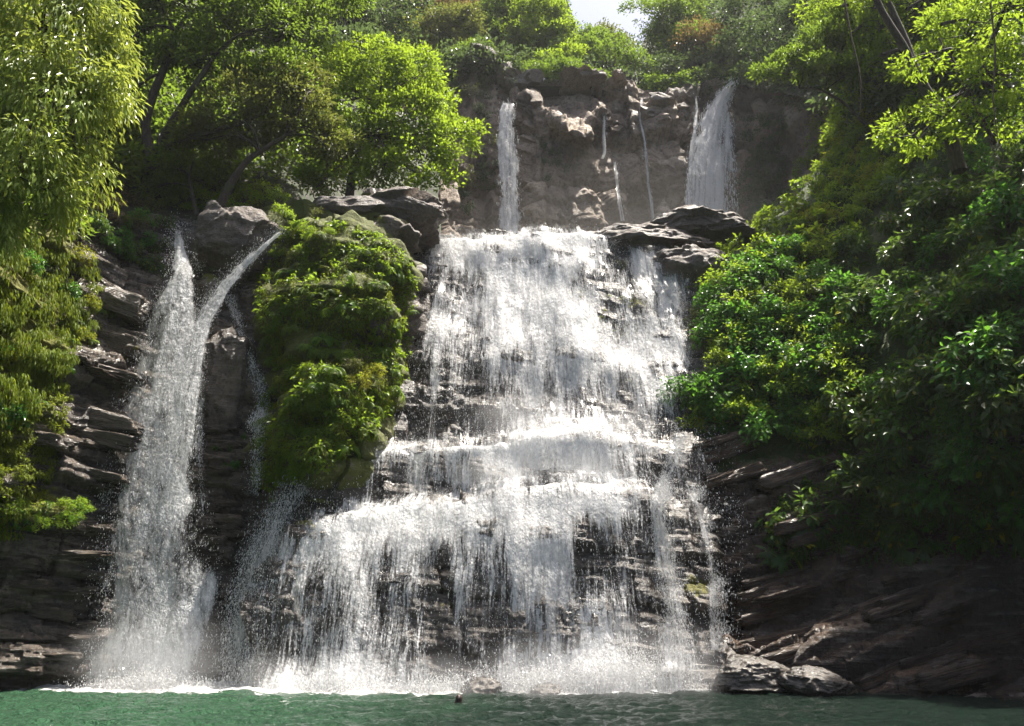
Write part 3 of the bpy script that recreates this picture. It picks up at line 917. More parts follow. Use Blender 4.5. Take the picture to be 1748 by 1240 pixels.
def fall_root(label, px, py, Y, group=None):
    o = waterfall(label, group)
    o.location = P(px, py, Y)
    return o

plunge = fall_root("tall plunging waterfall in the narrow slot by the left cliff", 262, 1178, 34.6)
PL = [(298, 374, 6, 45.2), (303, 385, 8, 43.6), (305, 420, 13, 42.2), (312, 468, 26, 40.4), (300, 520, 46, 39.6), (292, 560, 54, 39.2), (277, 640, 62, 38.4), (270, 700, 76, 37.8), (264, 800, 98, 37.0), (266, 900, 122, 36.2), (268, 1000, 134, 35.6), (262, 1100, 144, 35.0), (262, 1182, 150, 34.7)]
ribbon(plunge, PL, M_PLUNGE, 1.0, 70, 240, 0.6, 12000, 201, bulge=0.6, doff=(0, .8), spread=.07)
ribbon(plunge, [(a - 4, b, w * 0.55, Y - 0.5) for a, b, w, Y in PL[3:]], M_VEIL, 0.6, 50, 200, 0.95, 0, 202, bulge=0.7)
br1 = fall_root("slanting white branch stream joining the plunging waterfall from its right", 340, 850, 38)
ribbon(br1, [(488, 388, 7, 41.6), (455, 416, 11, 41.0), (414, 455, 15, 40.7), (381, 495, 18, 40.2), (350, 545, 26, 39.5), (332, 600, 34, 38.7), (316, 680, 40, 37.7), (305, 780, 44, 36.9), (300, 880, 40, 36.2)], M_FALL2, 0.9, 30, 200, 0.6, 9000, 203, bulge=.2)
ribbon(br1, [(352, 548, 8), (346, 620, 9), (342, 700, 10), (343, 780, 8), (345, 850, 5), (346, 880, 2)], M_FALL2, 0.7, 14, 120, 0.7, 1500, 233, fromrock=.4)
br2 = fall_root("thin lacy stream running round the dark rock right of the plunging fall", 437, 845, 39)
ribbon(br2, [(392, 500, 9), (408, 560, 13), (430, 620, 11), (446, 665, 12), (450, 720, 13), (441, 780, 10), (437, 848, 7)], M_FALL2, 0.68, 20, 180, 0.6, 5000, 204, fromrock=.3)
br3 = fall_root("small stream sliding past the boulder top into the slot", 385, 470, 43)
ribbon(br3, [(428, 408, 12), (395, 420, 14), (368, 436, 14), (335, 460, 12)], M_FALL2, 0.55, 16, 60, 0.6, 1500, 205, fromrock=.3)
side = fall_root("fan of thin water beside the low rock step, below the mossy buttress", 425, 1165, 36)
ribbon(side, [(548, 794, 9, 38.0), (505, 845, 20, 37.4), (474, 890, 28, 36.9), (450, 945, 38, 36.3), (430, 1050, 44, 35.6), (420, 1180, 48, 35.1)], M_FALL2, 0.62, 36, 180, 0.8, 14000, 206, bulge=.3, doff=(0, 1.0), spread=.15)
rv1 = fall_root("bluish rivulet tumbling down right of the wide cascade", 1150, 1140, 35)
ribbon(rv1, [(1165, 735, 16), (1140, 800, 20), (1120, 870, 16), (1132, 960, 20), (1152, 1040, 30), (1150, 1150, 44)], M_FALL2, 0.75, 30, 190, 0.7, 9000, 207, fromrock=.45)
rv2 = fall_root("thin straight rivulet farthest right, dropping onto the pool rocks", 1222, 1105, 35)
ribbon(rv2, [(1178, 838, 8), (1192, 870, 6), (1203, 915, 6), (1213, 960, 8), (1216, 1010, 11), (1219, 1060, 9), (1222, 1112, 16)], M_FALL2, 0.8, 16, 150, 0.6, 4000, 208, fromrock=.35)

up1 = fall_root("broad upper waterfall leaping from the rim at the right of the high cliff", 1215, 390, 84)
ribbon(up1, [(1256, 132, 3, 92), (1247, 146, 9, 91), (1233, 168, 20, 89.5), (1221, 205, 36, 88), (1217, 250, 46, 86.6), (1214, 300, 52, 85.4), (1212, 400, 60, 84.2)], M_FARFALL, 1.0, 40, 150, 0.5, 2500, 211, bulge=.7, rad=(.03, .07), ln=(.2, .9))
up1b = fall_root("short white trickle at the left edge of the broad upper waterfall", 1190, 250, 86)
ribbon(up1b, [(1187, 162, 3, 91), (1190, 185, 5, 90), (1187, 215, 6, 88.5), (1180, 270, 9, 86.6), (1174, 390, 12, 84.6)], M_FARFALL, 0.8, 14, 90, 0.7, 200, 212, bulge=.2, rad=(.03, .06), ln=(.2, .8))
up2 = fall_root("narrow upper waterfall thinning to mist at the left of the high cliff", 868, 395, 84)
ribbon(up2, [(872, 172, 15, 90), (866, 190, 20, 89), (866, 250, 24, 87.5), (868, 320, 24, 86), (872, 400, 26, 84.5)], M_FARFALL, 1.0, 26, 120, 0.6, 700, 213, bulge=.3, rad=(.03, .06), ln=(.2, .8))
gname = "thin streams down the middle of the high cliff"
for lb, cs in [("upper thread of water halfway down the high cliff, left of the two side by side", [(1031, 190, 3), (1030, 225, 4), (1032, 262, 4), (1028, 272, 3)]),
               ("lower short thread of water near the foot of the high cliff", [(1049, 274, 3), (1053, 310, 4), (1057, 345, 5), (1063, 378, 6)]),
               ("long thin stream zigzagging down the whole high cliff", [(1096, 163, 3), (1095, 185, 4), (1091, 200, 2), (1100, 235, 3), (1105, 290, 4), (1111, 340, 5), (1117, 392, 5)])]:
    r = fall_root(lb, cs[-1][0], cs[-1][1], 85, gname)
    ribbon(r, cs, M_FARFALL, 1.0, 10, 90, 0.5, 100, 214 + cs[0][0], fromrock=.5, rad=(.02, .05), ln=(.2, .6))

# splash: foam heaped along the pool's far edge
n = 42000
px = np.concatenate([RNG.normal(265, 60, n // 5), 440 + 680 * RNG.random(n * 3 // 5), RNG.normal(1080, 70, n - n // 5 - n * 3 // 5)])
Yf = np.interp(px, [100, 260, 400, 600, 780, 960, 1100, 1250], [34.4, 33.8, 34.4, 33.0, 33.4, 32.8, 32.9, 34.0]) + RNG.normal(0, .35, n)
hz = np.abs(RNG.normal(0, 1, n)) * np.interp(px, [150, 260, 400, 500, 700, 800, 950, 1080, 1200], [.2, .35, .12, .25, .2, .35, .5, .75, .35])
pos = P(px, np.full(n, 1180.0), Yf)
pos[:, 2] = 0.03 + hz
d = RNG.normal(0, .5, (n, 3)) + np.array([0, -.2, 1])
add_obj("foam", drops_mesh("foam", pos, d, .03 + .07 * RNG.random(n) ** 2, .010 + .026 * RNG.random(n) ** 2), kind="stuff", label="white splash and foam heaped where the falls hit the pool", cat="foam")

# ------------------------------------------------------------------ boulders
def ico(sub):
    import bmesh
    bm = bmesh.new()
    bmesh.ops.create_icosphere(bm, subdivisions=sub, radius=1)
    v = np.array([x.co[:] for x in bm.verts])
    f = np.array([[x.index for x in q.verts] for q in bm.faces])
    bm.free()
    return v, f
ICO5, ICO4, ICO3 = ico(6), ico(5), ico(4)

def boulder(x0, y0, x1, y1, Y, depth, mat, label, seed, sub=ICO4, flat=0.35, name="boulder", tilt=0.0, moss=0.0, cat="boulder", parent=None, group=None, boxy=0.0, fac=0.3):
    v, f = sub
    cx, cy = (x0 + x1) / 2, (y0 + y1) / 2
    c = P(cx, cy, Y)
    s = ppm(cx, cy, Y)
    rx, rz = (x1 - x0) / 2 / s, (y1 - y0) / 2 / s * 1.03
    r = v.copy()
    if boxy:
        m = np.abs(r).max(1, keepdims=True)
        r = r * (1 - boxy) + boxy * r / m * 0.9
    o = np.array([seed * 3.1, seed * 1.7, seed * 0.9])
    disp = 0.22 * fbm(v * 1.1 + o, 3, seed) + 0.14 * ridged(v * 1.8 + o, 3, seed + 1) + 0.05 * fbm(v * 5 + o, 3, seed + 2)
    fc = facets(v * 1.0, 0.75, seed + 5, .12) * fac
    r = r * (1 + disp * (1.2 - .7 * fac) + fc)[:, None]
    r[:, 2] = np.where(r[:, 2] < -flat, -flat + (r[:, 2] + flat) * 0.5, r[:, 2])
    lo, hi = r.min(0), r.max(0)
    r = (r - (lo + hi) / 2) / ((hi - lo) / 2)
    p = r * np.array([rx, depth, rz])
    ct, st = math.cos(tilt), math.sin(tilt)
    p = np.stack([p[:, 0] * ct - p[:, 2] * st, p[:, 1], p[:, 0] * st + p[:, 2] * ct], -1)
    # fine relief in metres
    n = unit(v / np.array([rx, depth, rz]))
    w = p + c
    p = p + n * (0.14 * fbm(w * 1.5, 4, seed + 8) + 0.07 * ridged(w * np.array([.8, .8, 1.4]), 3, seed + 9))[:, None] * min(1, rz)
    up = np.clip(n[:, 2], 0, 1)
    me = mk_mesh(name, p, f, fac < 1, {"moss": np.clip(moss * (0.4 + 0.8 * up), 0, 1)}, mat)
    o_ = add_obj(name, me, parent=parent, label=label, cat=cat, group=group, loc=c)
    return o_

boulder(306, 346, 482, 474, 43.6, 2.2, M_BOULDER, "rounded brown boulder between the two streams above the slot", 301, ICO5, moss=.35, flat=.15, fac=.75)
boulder(525, 322, 765, 412, 46.0, 2.6, M_BOULDER, "long cracked grey boulder lying on top of the mossy buttress", 302, ICO5, moss=.15, flat=.5, fac=.75)
boulder(575, 372, 720, 430, 44.4, 1.6, M_BOULDER, "smaller weathered rock tucked under the long cracked boulder", 303, moss=.5, fac=.75)
boulder(980, 382, 1215, 446, 50.4, 2.6, M_BOULDER, "low dark rock ledge at the lip right of the wide cascade", 304, ICO5, flat=.1, moss=.1, tilt=-.02, fac=.6)
boulder(1100, 364, 1300, 430, 52, 2.8, M_BOULDER, "flat grey rock beneath the broad upper waterfall", 305, ICO5, flat=.1, tilt=.05, fac=.6)
boulder(1105, 416, 1262, 500, 48.3, 2.2, M_BOULDER, "sloping tan rock shelf beside the top of the cascade", 306, ICO5, flat=.2, moss=.15, fac=.6)
boulder(820, 398, 880, 420, 52, 1.4, M_WETBOULDER, "small dark stone in the water at the lip of the cascade", 307, ICO3)
boulder(783, 1158, 858, 1192, 32.9, .8, M_WETBOULDER, "low wet rock at the foot of the cascade behind the swimmer", 308, ICO4, flat=.2)
boulder(905, 1166, 960, 1190, 32.7, .6, M_WETBOULDER, "flat wet stone in the foam right of the low rock", 309, ICO3, flat=.2)
boulder(1195, 1098, 1262, 1150, 34.6, .9, M_WETBOULDER, "wet stone where the thin straight rivulet lands", 310, ICO4)
boulder(1215, 1122, 1350, 1184, 33.0, 1.2, M_WETBOULDER, "broad glistening boulder at the water line below the rivulet", 311, ICO5, flat=.4)
boulder(1330, 1140, 1455, 1188, 32.0, 1.0, M_WETBOULDER, "hollowed wet boulder beside the broad glistening one", 312, ICO5, flat=.4, tilt=-.15)
boulder(340, 560, 440, 760, 41.3, 1.6, M_LEFTROCK, "dark upright rock rib between the plunging fall and the lacy stream", 313, ICO5, flat=2, boxy=.5, moss=.1)
boulder(335, 470, 385, 520, 43.0, 1.0, M_LEFTROCK, "small mossy rock in the fork of the streams", 314, ICO4, moss=.6)
# pale broken rocks along the rim of the upper cliff
RIMR = "pale broken rocks on the rim of the upper cliff"
for k, (x0, y0, x1, y1, Y, lb) in enumerate([(800, 76, 842, 122, 87, "tallest pale rock on the rim, left of the narrow upper waterfall"), (835, 92, 868, 165, 87, "jagged pale rock hanging over the rim beside the tallest one"), (862, 112, 922, 160, 86.5, "broad pale rock on the rim above the narrow upper waterfall"),
                                         (962, 118, 1005, 148, 87, "two-humped pale rock on the rim above the sunlit rock face"), (1000, 122, 1026, 148, 87, "small pale rock next to the two-humped rim rock"), (1038, 128, 1062, 156, 88, "dark squat rock on the rim above the thin streams"), (1095, 150, 1180, 215, 87.6, "smooth tan rock on the rim left of the broad upper waterfall")]):
    y0 += .3 * (y1 - y0); x0 -= 8; x1 += 8; y1 += 6
    boulder(x0, y0, x1, y1, float(YRIM((x0 + x1) / 2)) + .3, 3.0, M_PALEROCK if k != 5 else M_UPROCK, lb, 330 + k, ICO3, name="rim_rock", cat="rock", group=RIMR, boxy=.65, flat=2, fac=1.3)

# ------------------------------------------------------------------ bedded slabs standing proud of the two lower cliffs
def slab_mesh(seed, mat):
    rng = np.random.default_rng(seed)
    v, f = ICO3
    m = np.abs(v).max(1, keepdims=True)
    r = v * 0.15 + 0.85 * v / m
    r[:, 2] *= 1 - 0.45 * rng.random() * (r[:, 0] * rng.choice([-1, 1]) + 0.3)
    r = r + unit(v) * (0.2 * fbm(v * np.array([1.5, 2, 1]) + seed, 3, seed) + 0.45 * facets(v, 0.55, seed) + 0.08 * fbm(v * 6, 3, seed))[:, None]
    return mk_mesh("rock_slab", r, f, True, {"moss": np.full(len(v), 0.12)}, mat)
SLABS_R = [slab_mesh(s, M_RIGHTROCK) for s in range(401, 407)]
SLABS_L = [slab_mesh(s, M_LEFTROCK) for s in range(411, 417)]
def slab(meshes, parent, x0, y0, x1, y1, thick, inset=0.25, k=0, Y=None):
    cx, cy = (x0 + x1) / 2, (y0 + y1) / 2
    if Y is None: Y = float(dbY(cx, cy))
    s = float(ppm(cx, cy, Y))
    L = math.hypot(x1 - x0, y1 - y0) / s
    ang = math.atan2(y1 - y0, x1 - x0)
    o = bpy.data.objects.new("rock_slab", meshes[k % len(meshes)])
    COL.objects.link(o)
    o.parent = parent
    o.location = P(cx, cy, Y + inset)
    o.scale = (L / 2, 0.5 + 0.25 * random.random(), thick / s / 2)
    o.rotation_euler = (random.uniform(-.1, .1), ang, random.uniform(-.12, .12))
    return o
big = [(1390, 1072, 1520, 1030, 26), (1500, 1032, 1660, 985, 24), (1250, 1105, 1400, 1075, 20), (1300, 1130, 1470, 1080, 22), (1440, 1090, 1570, 1050, 30), (1560, 1060, 1690, 1020, 28), (1450, 1170, 1560, 1128, 30), (1530, 1135, 1660, 1095, 26), (1640, 1100, 1750, 1080, 30), (1560, 1165, 1700, 1135, 34),
       (1205, 860, 1330, 820, 22), (1300, 828, 1430, 785, 26), (1190, 835, 1300, 800, 20), (1185, 790, 1290, 755, 26), (1320, 905, 1420, 880, 22), (1260, 1000, 1390, 970, 16), (1290, 1025, 1400, 1000, 14), (1260, 1060, 1370, 1035, 18), (1420, 990, 1500, 965, 20), (1180, 765, 1260, 745, 14), (1340, 930, 1440, 900, 20)]
for i, s in enumerate(big): slab(SLABS_R, right_bank, *s, k=i)
pts = scatter([(1230, 960), (1400, 930), (1748, 960), (1748, 1165), (1260, 1165)], 16)
for i, (x, y) in enumerate(pts):
    L = random.uniform(35, 90)
    slab(SLABS_R, right_bank, x - L / 2, y + L * .16, x + L / 2, y - L * .16, random.uniform(8, 18), 0.3, i)
big = [(145, 500, 250, 535, 46), (70, 700, 240, 735, 44), (150, 575, 245, 600, 40), (60, 720, 230, 760, 26), (150, 690, 240, 720, 20), (120, 620, 240, 650, 18), (160, 480, 240, 530, 26), (100, 800, 220, 820, 22), (40, 745, 120, 760, 24), (170, 560, 250, 590, 30), (70, 950, 190, 945, 16), (0, 970, 70, 965, 20), (110, 980, 190, 985, 18), (0, 1035, 40, 1030, 22), (60, 1040, 130, 1050, 22), (20, 1000, 90, 1000, 16), (80, 1095, 180, 1090, 16), (90, 1010, 170, 1008, 14), (130, 900, 200, 905, 14)]
for i, s in enumerate(big): slab(SLABS_L, left_cliff, *s, k=i)
pts = scatter([(0, 860), (90, 680), (150, 500), (230, 520), (210, 800), (180, 1150), (0, 1150)], 16)
for i, (x, y) in enumerate(pts):
    L = random.uniform(30, 80)
    dp = .1 if y < 850 else .0
    slab(SLABS_L, left_cliff, x - L / 2, y - L * dp, x + L / 2, y + L * dp, random.uniform(8, 18), 0.32, i)
pts = scatter([(350, 560), (430, 640), (440, 860), (420, 960), (360, 960)], 18)
for i, (x, y) in enumerate(pts):
    slab(SLABS_L, left_cliff, x - 24, y, x + 24, y + 3, random.uniform(10, 18), 0.2, i)

def haze():
    k = NT("haze_air")
    p = k.n("ShaderNodeVolumePrincipled")
    p.inputs["Color"].default_value = (0.93, 0.95, 1.0, 1)
    p.inputs["Density"].default_value = 0.00012
    p.inputs["Anisotropy"].default_value = 0.35
    k.l(p.outputs[0], k.out.inputs[1])
    x0, x1, y0, y1, z0, z1 = -170, 170, -70, 190, -4.2, 112
    v = np.array([(x, y, z) for x in (x0, x1) for y in (y0, y1) for z in (z0, z1)], float)
    f = np.array([(0, 1, 3, 2), (4, 6, 7, 5), (0, 4, 5, 1), (2, 3, 7, 6), (0, 2, 6, 4), (1, 5, 7, 3)])
    add_obj("haze", mk_mesh("haze", v, f, False, None, k.m), kind="stuff", label="thin haze and drifting spray in the gorge", cat="haze")
haze()

def mist_mat(name, dens, col):
    k = NT(name)
    tc = k.n("ShaderNodeTexCoord")
    ln = k.n("ShaderNodeVectorMath", operation='LENGTH')
    k.l(tc.outputs["Object"], ln.inputs[0])
    n = k.noise(tc.outputs["Object"], 1.6, 3)
    f = k.range(k.math('ADD', ln.outputs["Value"], k.math('MULTIPLY', k.math('SUBTRACT', n, .5), .9)), 1.0, 0.1)
    f = k.math('MULTIPLY', f, k.range(ln.outputs["Value"], 1.0, .75))
    p = k.n("ShaderNodeVolumePrincipled")
    p.inputs["Color"].default_value = col
    k.l(k.math('MULTIPLY', f, dens), p.inputs["Density"])
    p.inputs["Anisotropy"].default_value = 0.2
    k.l(p.outputs[0], k.out.inputs[1])
    return k.m
def mist():
    """soft puffs of spray where the water lands"""
    m = mist_mat("spray_mist", 0.2, (0.96, 0.97, 1.0, 1))
    v, f = ico(3)
    me = mk_mesh("mist", v, f, True, None, m)
    for px, Y, rx, ry, rz, z in [(262, 33.2, 4.2, 1.3, 2.4, 1.2), (470, 32.0, 2.3, 1.0, 1.3, .5), (610, 31.7, 2.5, 1.0, 1.3, .5), (760, 31.6, 2.5, 1.0, 1.2, .5), (920, 31.5, 2.8, 1.1, 1.8, .7), (1060, 31.5, 2.6, 1.2, 2.4, 1.0), (1170, 32.4, 2.0, 1.1, 2.0, .9),
                                 (900, 37.3, 3.3, 1.1, 1.9, 11.9), (1060, 37.6, 2.4, 1.0, 1.5, 11.6), (850, 35.2, 2.8, 1.0, 1.2, 8.9), (1010, 35.4, 2.6, 1.0, 1.4, 9.0)]:
        d = Y * CT + (z - CZ) * ST
        o = add_obj("mist", me, kind="stuff", label="soft spray mist hanging where the water lands", cat="mist", group="spray mist puffs", loc=((px - 874) / F * d, Y, z))
        o.scale = (rx, ry, rz)
    me = mk_mesh("mist", v, f, True, None, mist_mat("basin_mist", 0.006, (1.0, 0.97, 0.93, 1)))
    o = add_obj("mist", me, kind="stuff", label="thin mist filling the basin below the upper falls", cat="mist", loc=(14, 75, 34))
    o.scale = (30, 10, 20)
mist()
# ------------------------------------------------------------------ vegetation builders
def tri_leaves(pos, d, n, L, W, fold=0.18, droop=0.12):
    d = unit(d)
    s = unit(np.cross(d, n))
    n = np.cross(s, d)
    L = np.broadcast_to(L, (len(pos),))[:, None]
    W = np.broadcast_to(W, (len(pos),))[:, None]
    m = pos + d * L * 0.42
    v = np.stack([pos, m + s * W * .5 + n * W * fold, pos + d * L - n * L * droop, m - s * W * .5 + n * W * fold], 1).reshape(-1, 3)
    i = np.arange(len(pos))[:, None] * 4
    return v, np.stack([i + np.array([[0, 1, 2]]), i + np.array([[0, 2, 3]])], 1).reshape(-1, 3)

def oval_leaves(pos, d, n, L, W, fold=0.15, droop=0.15):
    d = unit(d)
    s = unit(np.cross(d, n))
    n = np.cross(s, d)
    L = np.broadcast_to(L, (len(pos),))[:, None]
    W = np.broadcast_to(W, (len(pos),))[:, None]
    a = pos + d * L * .25
    b = pos + d * L * .62 - n * L * droop * .35
    v = np.stack([pos, a + s * W * .46 + n * W * fold, b + s * W * .42 + n * W * fold, pos + d * L - n * L * droop, b - s * W * .42 + n * W * fold, a - s * W * .46 + n * W * fold], 1).reshape(-1, 3)
    i = np.arange(len(pos))[:, None] * 6
    return v, np.concatenate([i + np.array([[0, 1, 2, 3]]), i + np.array([[0, 3, 4, 5]])])

def strap_leaves(pos, d, L, W, arch=0.6, seg=4):
    """long leaves that arch over under their own weight"""
    n = len(pos)
    d = unit(d)
    L = np.broadcast_to(L, (n,))
    W = np.broadcast_to(W, (n,))
    arch = np.broadcast_to(arch, (n,))
    p = pos.copy()
    vs = []
    for k in range(seg + 1):
        t = k / seg
        s = unit(np.cross(d, np.array([0, 0, 1.0]) + 1e-4))
        w = (W * (0.35 + 2.6 * t * (1 - t) + 0.0) if k < seg else W * 0.04)[:, None] * 0.5
        vs += [p + s * w, p - s * w]
        d = unit(d + np.array([0, 0, -1.0]) * (arch / seg * (0.5 + 1.2 * t))[:, None])
        p = p + d * (L / seg)[:, None]
    v = np.stack(vs, 1)
    i = np.arange(n)[:, None] * (2 * seg + 2)
    f = np.concatenate([i + np.array([[2 * k, 2 * k + 2, 2 * k + 3, 2 * k + 1]]) for k in range(seg)])
    return v.reshape(-1, 3), f

def rnd_unit(n, rng=RNG):
    return unit(rng.normal(size=(n, 3)))

def tube(path, radii, sides=7, seed=0):
    path = np.asarray(path, float)
    n = len(path)
    t = unit(np.gradient(path, axis=0))
    ref = np.array([0.3, 0.9, 0.1])
    a = unit(np.cross(t, ref))
    b = np.cross(t, a)
    ang = np.linspace(0, 2 * math.pi, sides, endpoint=False)
    ring = a[:, None] * np.cos(ang)[None, :, None] + b[:, None] * np.sin(ang)[None, :, None]
    r = np.asarray(radii, float)[:, None]
    r = r * (1 + 0.18 * fbm(path[:, None] * 1.2 + ring * 0.8 + seed, 2, seed))
    v = path[:, None] + ring * r[..., None]
    i = np.arange(n * sides).reshape(n, sides)
    j = np.roll(i, -1, 1)
    f = np.stack([i[:-1], j[:-1], j[1:], i[1:]], -1).reshape(-1, 4)
    return v.reshape(-1, 3), f

def bezier(a, b, sag=0.0, n=7, rng=RNG):
    t = np.linspace(0, 1, n)[:, None]
    m = rng.normal(0, 0.09, 3) * np.linalg.norm(b - a)
    return a * (1 - t) + b * t + (t * (1 - t) * 4) * (m + np.array([0, 0, sag]))

def smooth_path(pts, n=14):
    pts = np.asarray(pts, float)
    s = np.concatenate([[0], np.cumsum(np.linalg.norm(np.diff(pts, axis=0), axis=-1))])
    t = np.linspace(0, s[-1], n)
    q = np.stack([np.interp(t, s, pts[:, k]) for k in range(3)], -1)
    return blur(q, 1, 0) if n > 4 else q

def merge(parts):
    vs, fs, o = [], [], 0
    byk = {}
    for v, f in parts:
        vs.append(v)
        byk.setdefault(f.shape[1], []).append(f + o)
        o += len(v)
    return np.concatenate(vs), [np.concatenate(x) for x in byk.values()]

def crown_leaves(centres, outw, radius, per, L, W, rng, hang=0.0, flat=0.65, kind="tri"):
    n = len(centres) * per
    c = np.repeat(centres, per, 0)
    o = np.repeat(outw, per, 0)
    r = np.repeat(radius, per)[:, None]
    u = rnd_unit(n, rng) * rng.random((n, 1)) ** 0.5
    off = u * r * np.array([1, 1, flat])
    pos = c + off
    d = unit(u * 0.7 + o * 0.5 + rnd_unit(n, rng) * 0.6 + np.array([0, 0, -hang]))
    nr = unit(np.array([0, 0, 1.0]) + o * 0.45 + rnd_unit(n, rng) * 0.55)
    ls = L * (0.6 + 0.7 * rng.random(n))
    ws = W * (0.6 + 0.7 * rng.random(n))
    return (tri_leaves if kind == "tri" else oval_leaves)(pos, d, nr, ls, ws)

def tree(label, lobes, leaf, base, trunks=(), L=0.3, W=0.15, dens=1.0, hang=0.0, seed=0, group=None, bark=None, per=70, trunk_r=0.25, flat=0.65, cat="tree", rclump=0.75, name="tree", depth=0.8):
    """lobes: (px, py, Y, rx px, ry px) masses of the crown; trunks: list of ([(px,py,Y)...], r0, r1); base (px,py,Y)"""
    rng = np.random.default_rng(1000 + seed)
    root = P(*base)
    parts, cs, os_, rs = [], [], [], []
    twigs = []
    ends = []
    for pts, r0, r1 in trunks:
        path = smooth_path([P(*q) for q in pts], 16)
        twigs.append(tube(path, np.linspace(r0, r1, 16), 9, seed))
        ends += [path[-1], path[10]]
    if not trunks:
        top = P(*lobes[0][:3])
        path = smooth_path(bezier(root, top, 0, 10, rng), 12)
        twigs.append(tube(path, np.linspace(trunk_r, trunk_r * 0.4, 12), 8, seed))
        ends += [path[-1], path[7]]
    ends = np.array(ends)
    for (px, py, Y, rx, ry) in lobes:
        s = float(ppm(px, py, Y))
        c = P(px, py, Y)
        R = np.array([rx / s, depth * min(rx, ry * 1.3) / s, ry / s])
        rc = rclump * (0.8 + 0.5 * rng.random(400))
        n = max(5, int(dens * 2.6 * (R[0] * R[2] + 0.5 * R[0] * R[1]) / (rclump ** 2)))
        n = min(n, 400)
        u = rnd_unit(n, rng)
        u[:, 2] = np.where(u[:, 2] < -0.45, -u[:, 2], u[:, 2])
        rad = 0.45 + 0.55 * rng.random(n) ** 0.45
        rad *= 1 + 0.22 * vnoise(u * 2.2 + seed, seed)
        q = c + u * R * rad[:, None]
        cs.append(q); os_.append(u); rs.append(rc[:n])
        a = ends[np.argmin(np.linalg.norm(ends - c, axis=-1))]
        far = np.linalg.norm(a - c) > 8
        if far: a = c + (a - c) * 0.35
        br = max(0.05, trunk_r * 0.32)
        limb = bezier(a, c, 0.0, 8, np.random.default_rng(3)) if np.linalg.norm(a - c) < 6 else a + (c - a) * np.linspace(0, 1, 8)[:, None]
        twigs.append(tube(limb, np.linspace(br, br * 0.45, 8), 6, seed))
        for k in rng.choice(n, min(n, 9), replace=False):
            tw = bezier(limb[rng.integers(3, 8)], q[k], 0.0, 5, rng)
            twigs.append(tube(tw, np.linspace(br * .4, br * .12, 5), 4, seed))
    cs, os_, rs = np.concatenate(cs), np.concatenate(os_), np.concatenate(rs)
    v, f = crown_leaves(cs, os_, rs, per, L, W, rng, hang, flat)
    e = bpy.data.objects.new(name, None)
    COL.objects.link(e)
    e.location = root
    tag(e, label, cat, group)
    tv, tf = merge(twigs)
    child_mesh("trunk", mk_mesh("trunk", tv, tf, True, None, bark or BARK), e)
    child_mesh("crown", mk_mesh("crown", v, f, False, None, leaf), e)
    return e

def dbN(px, py, h=10):
    px, py = np.asarray(px, float), np.asarray(py, float)
    pts = [P(px + a, py + b, dbY(px + a, py + b)) for a, b in ((-h, 0), (h, 0), (0, -h), (0, h))]
    n = unit(np.cross(pts[1] - pts[0], pts[2] - pts[3]))
    c = np.array([0, 0, CZ])
    s = np.sign(((c - P(px, py, dbY(px, py))) * n).sum(-1, keepdims=True))
    return n * np.where(s == 0, 1, s)

# prototypes (unit size; copies share the mesh)
def proto_bush(leaf, n, L, W, seed, kind="tri", hang=0.2, name="shrub"):
    rng = np.random.default_rng(seed)
    m = max(6, n // 28)
    u = rnd_unit(m, rng)
    u[:, 2] = np.abs(u[:, 2]) * 1.0 - 0.25
    u = unit(u)
    q = u * (0.45 + 0.5 * rng.random((m, 1))) * np.array([1, 1, .85])
    v, f = crown_leaves(q, u, np.full(m, 0.36), 28, L, W, rng, hang, 0.7, kind)
    st = [tube(bezier(np.array([0, 0, -0.5]), q[k], 0, 5, rng), np.linspace(.03, .01, 5), 4) for k in range(0, m, 3)]
    sv, sf = merge(st)
    V = np.concatenate([v, sv])
    fl = [f] + [x + len(v) for x in sf]
    mi = np.concatenate([np.zeros(len(f)), np.ones(sum(len(x) for x in sf))])
    return mk_mesh(name, V, fl, False, None, None, [leaf, BARK2], mi)

def proto_fern(leaf, seed, fronds=15, name="fern"):
    rng = np.random.default_rng(seed)
    P_, D_, N_, L_, W_ = [], [], [], [], []
    for k in range(fronds):
        a = rng.random() * 2 * math.pi
        p = np.zeros(3)
        d = unit(np.array([math.cos(a), math.sin(a), 0.9 + 0.6 * rng.random()]))
        ln = 0.75 + 0.5 * rng.random()
        for j in range(13):
            t = j / 13
            d = unit(d + np.array([0, 0, -0.16 - .1 * t]))
            p = p + d * ln / 13
            s = unit(np.cross(d, [0, 0, 1.0]))
            nn = np.cross(s, d)
            w = 0.24 * math.sin(math.pi * min(1, 0.12 + t * 0.9)) + .02
            for sg in (-1, 1):
                P_.append(p); D_.append(s * sg + d * 0.45 - nn * .15); N_.append(nn); L_.append(w); W_.append(0.075)
    v, f = tri_leaves(np.array(P_), np.array(D_), np.array(N_), np.array(L_), np.array(W_), .1, .1)
    return mk_mesh(name, v, f, False, None, leaf)

def proto_strap(leaf, seed, n=34, W=0.11, name="strap_plant", up=0.6):
    rng = np.random.default_rng(seed)
    a = rng.random(n) * 2 * math.pi
    d = np.stack([np.cos(a), np.sin(a), up * (0.2 + rng.random(n) * 1.4)], -1)
    v, f = strap_leaves(rng.normal(0, .06, (n, 3)), d, 0.7 + .5 * rng.random(n), W * (.7 + .6 * rng.random(n)), 1.1 + .7 * rng.random(n), 5)
    return mk_mesh(name, v, f, False, None, leaf)

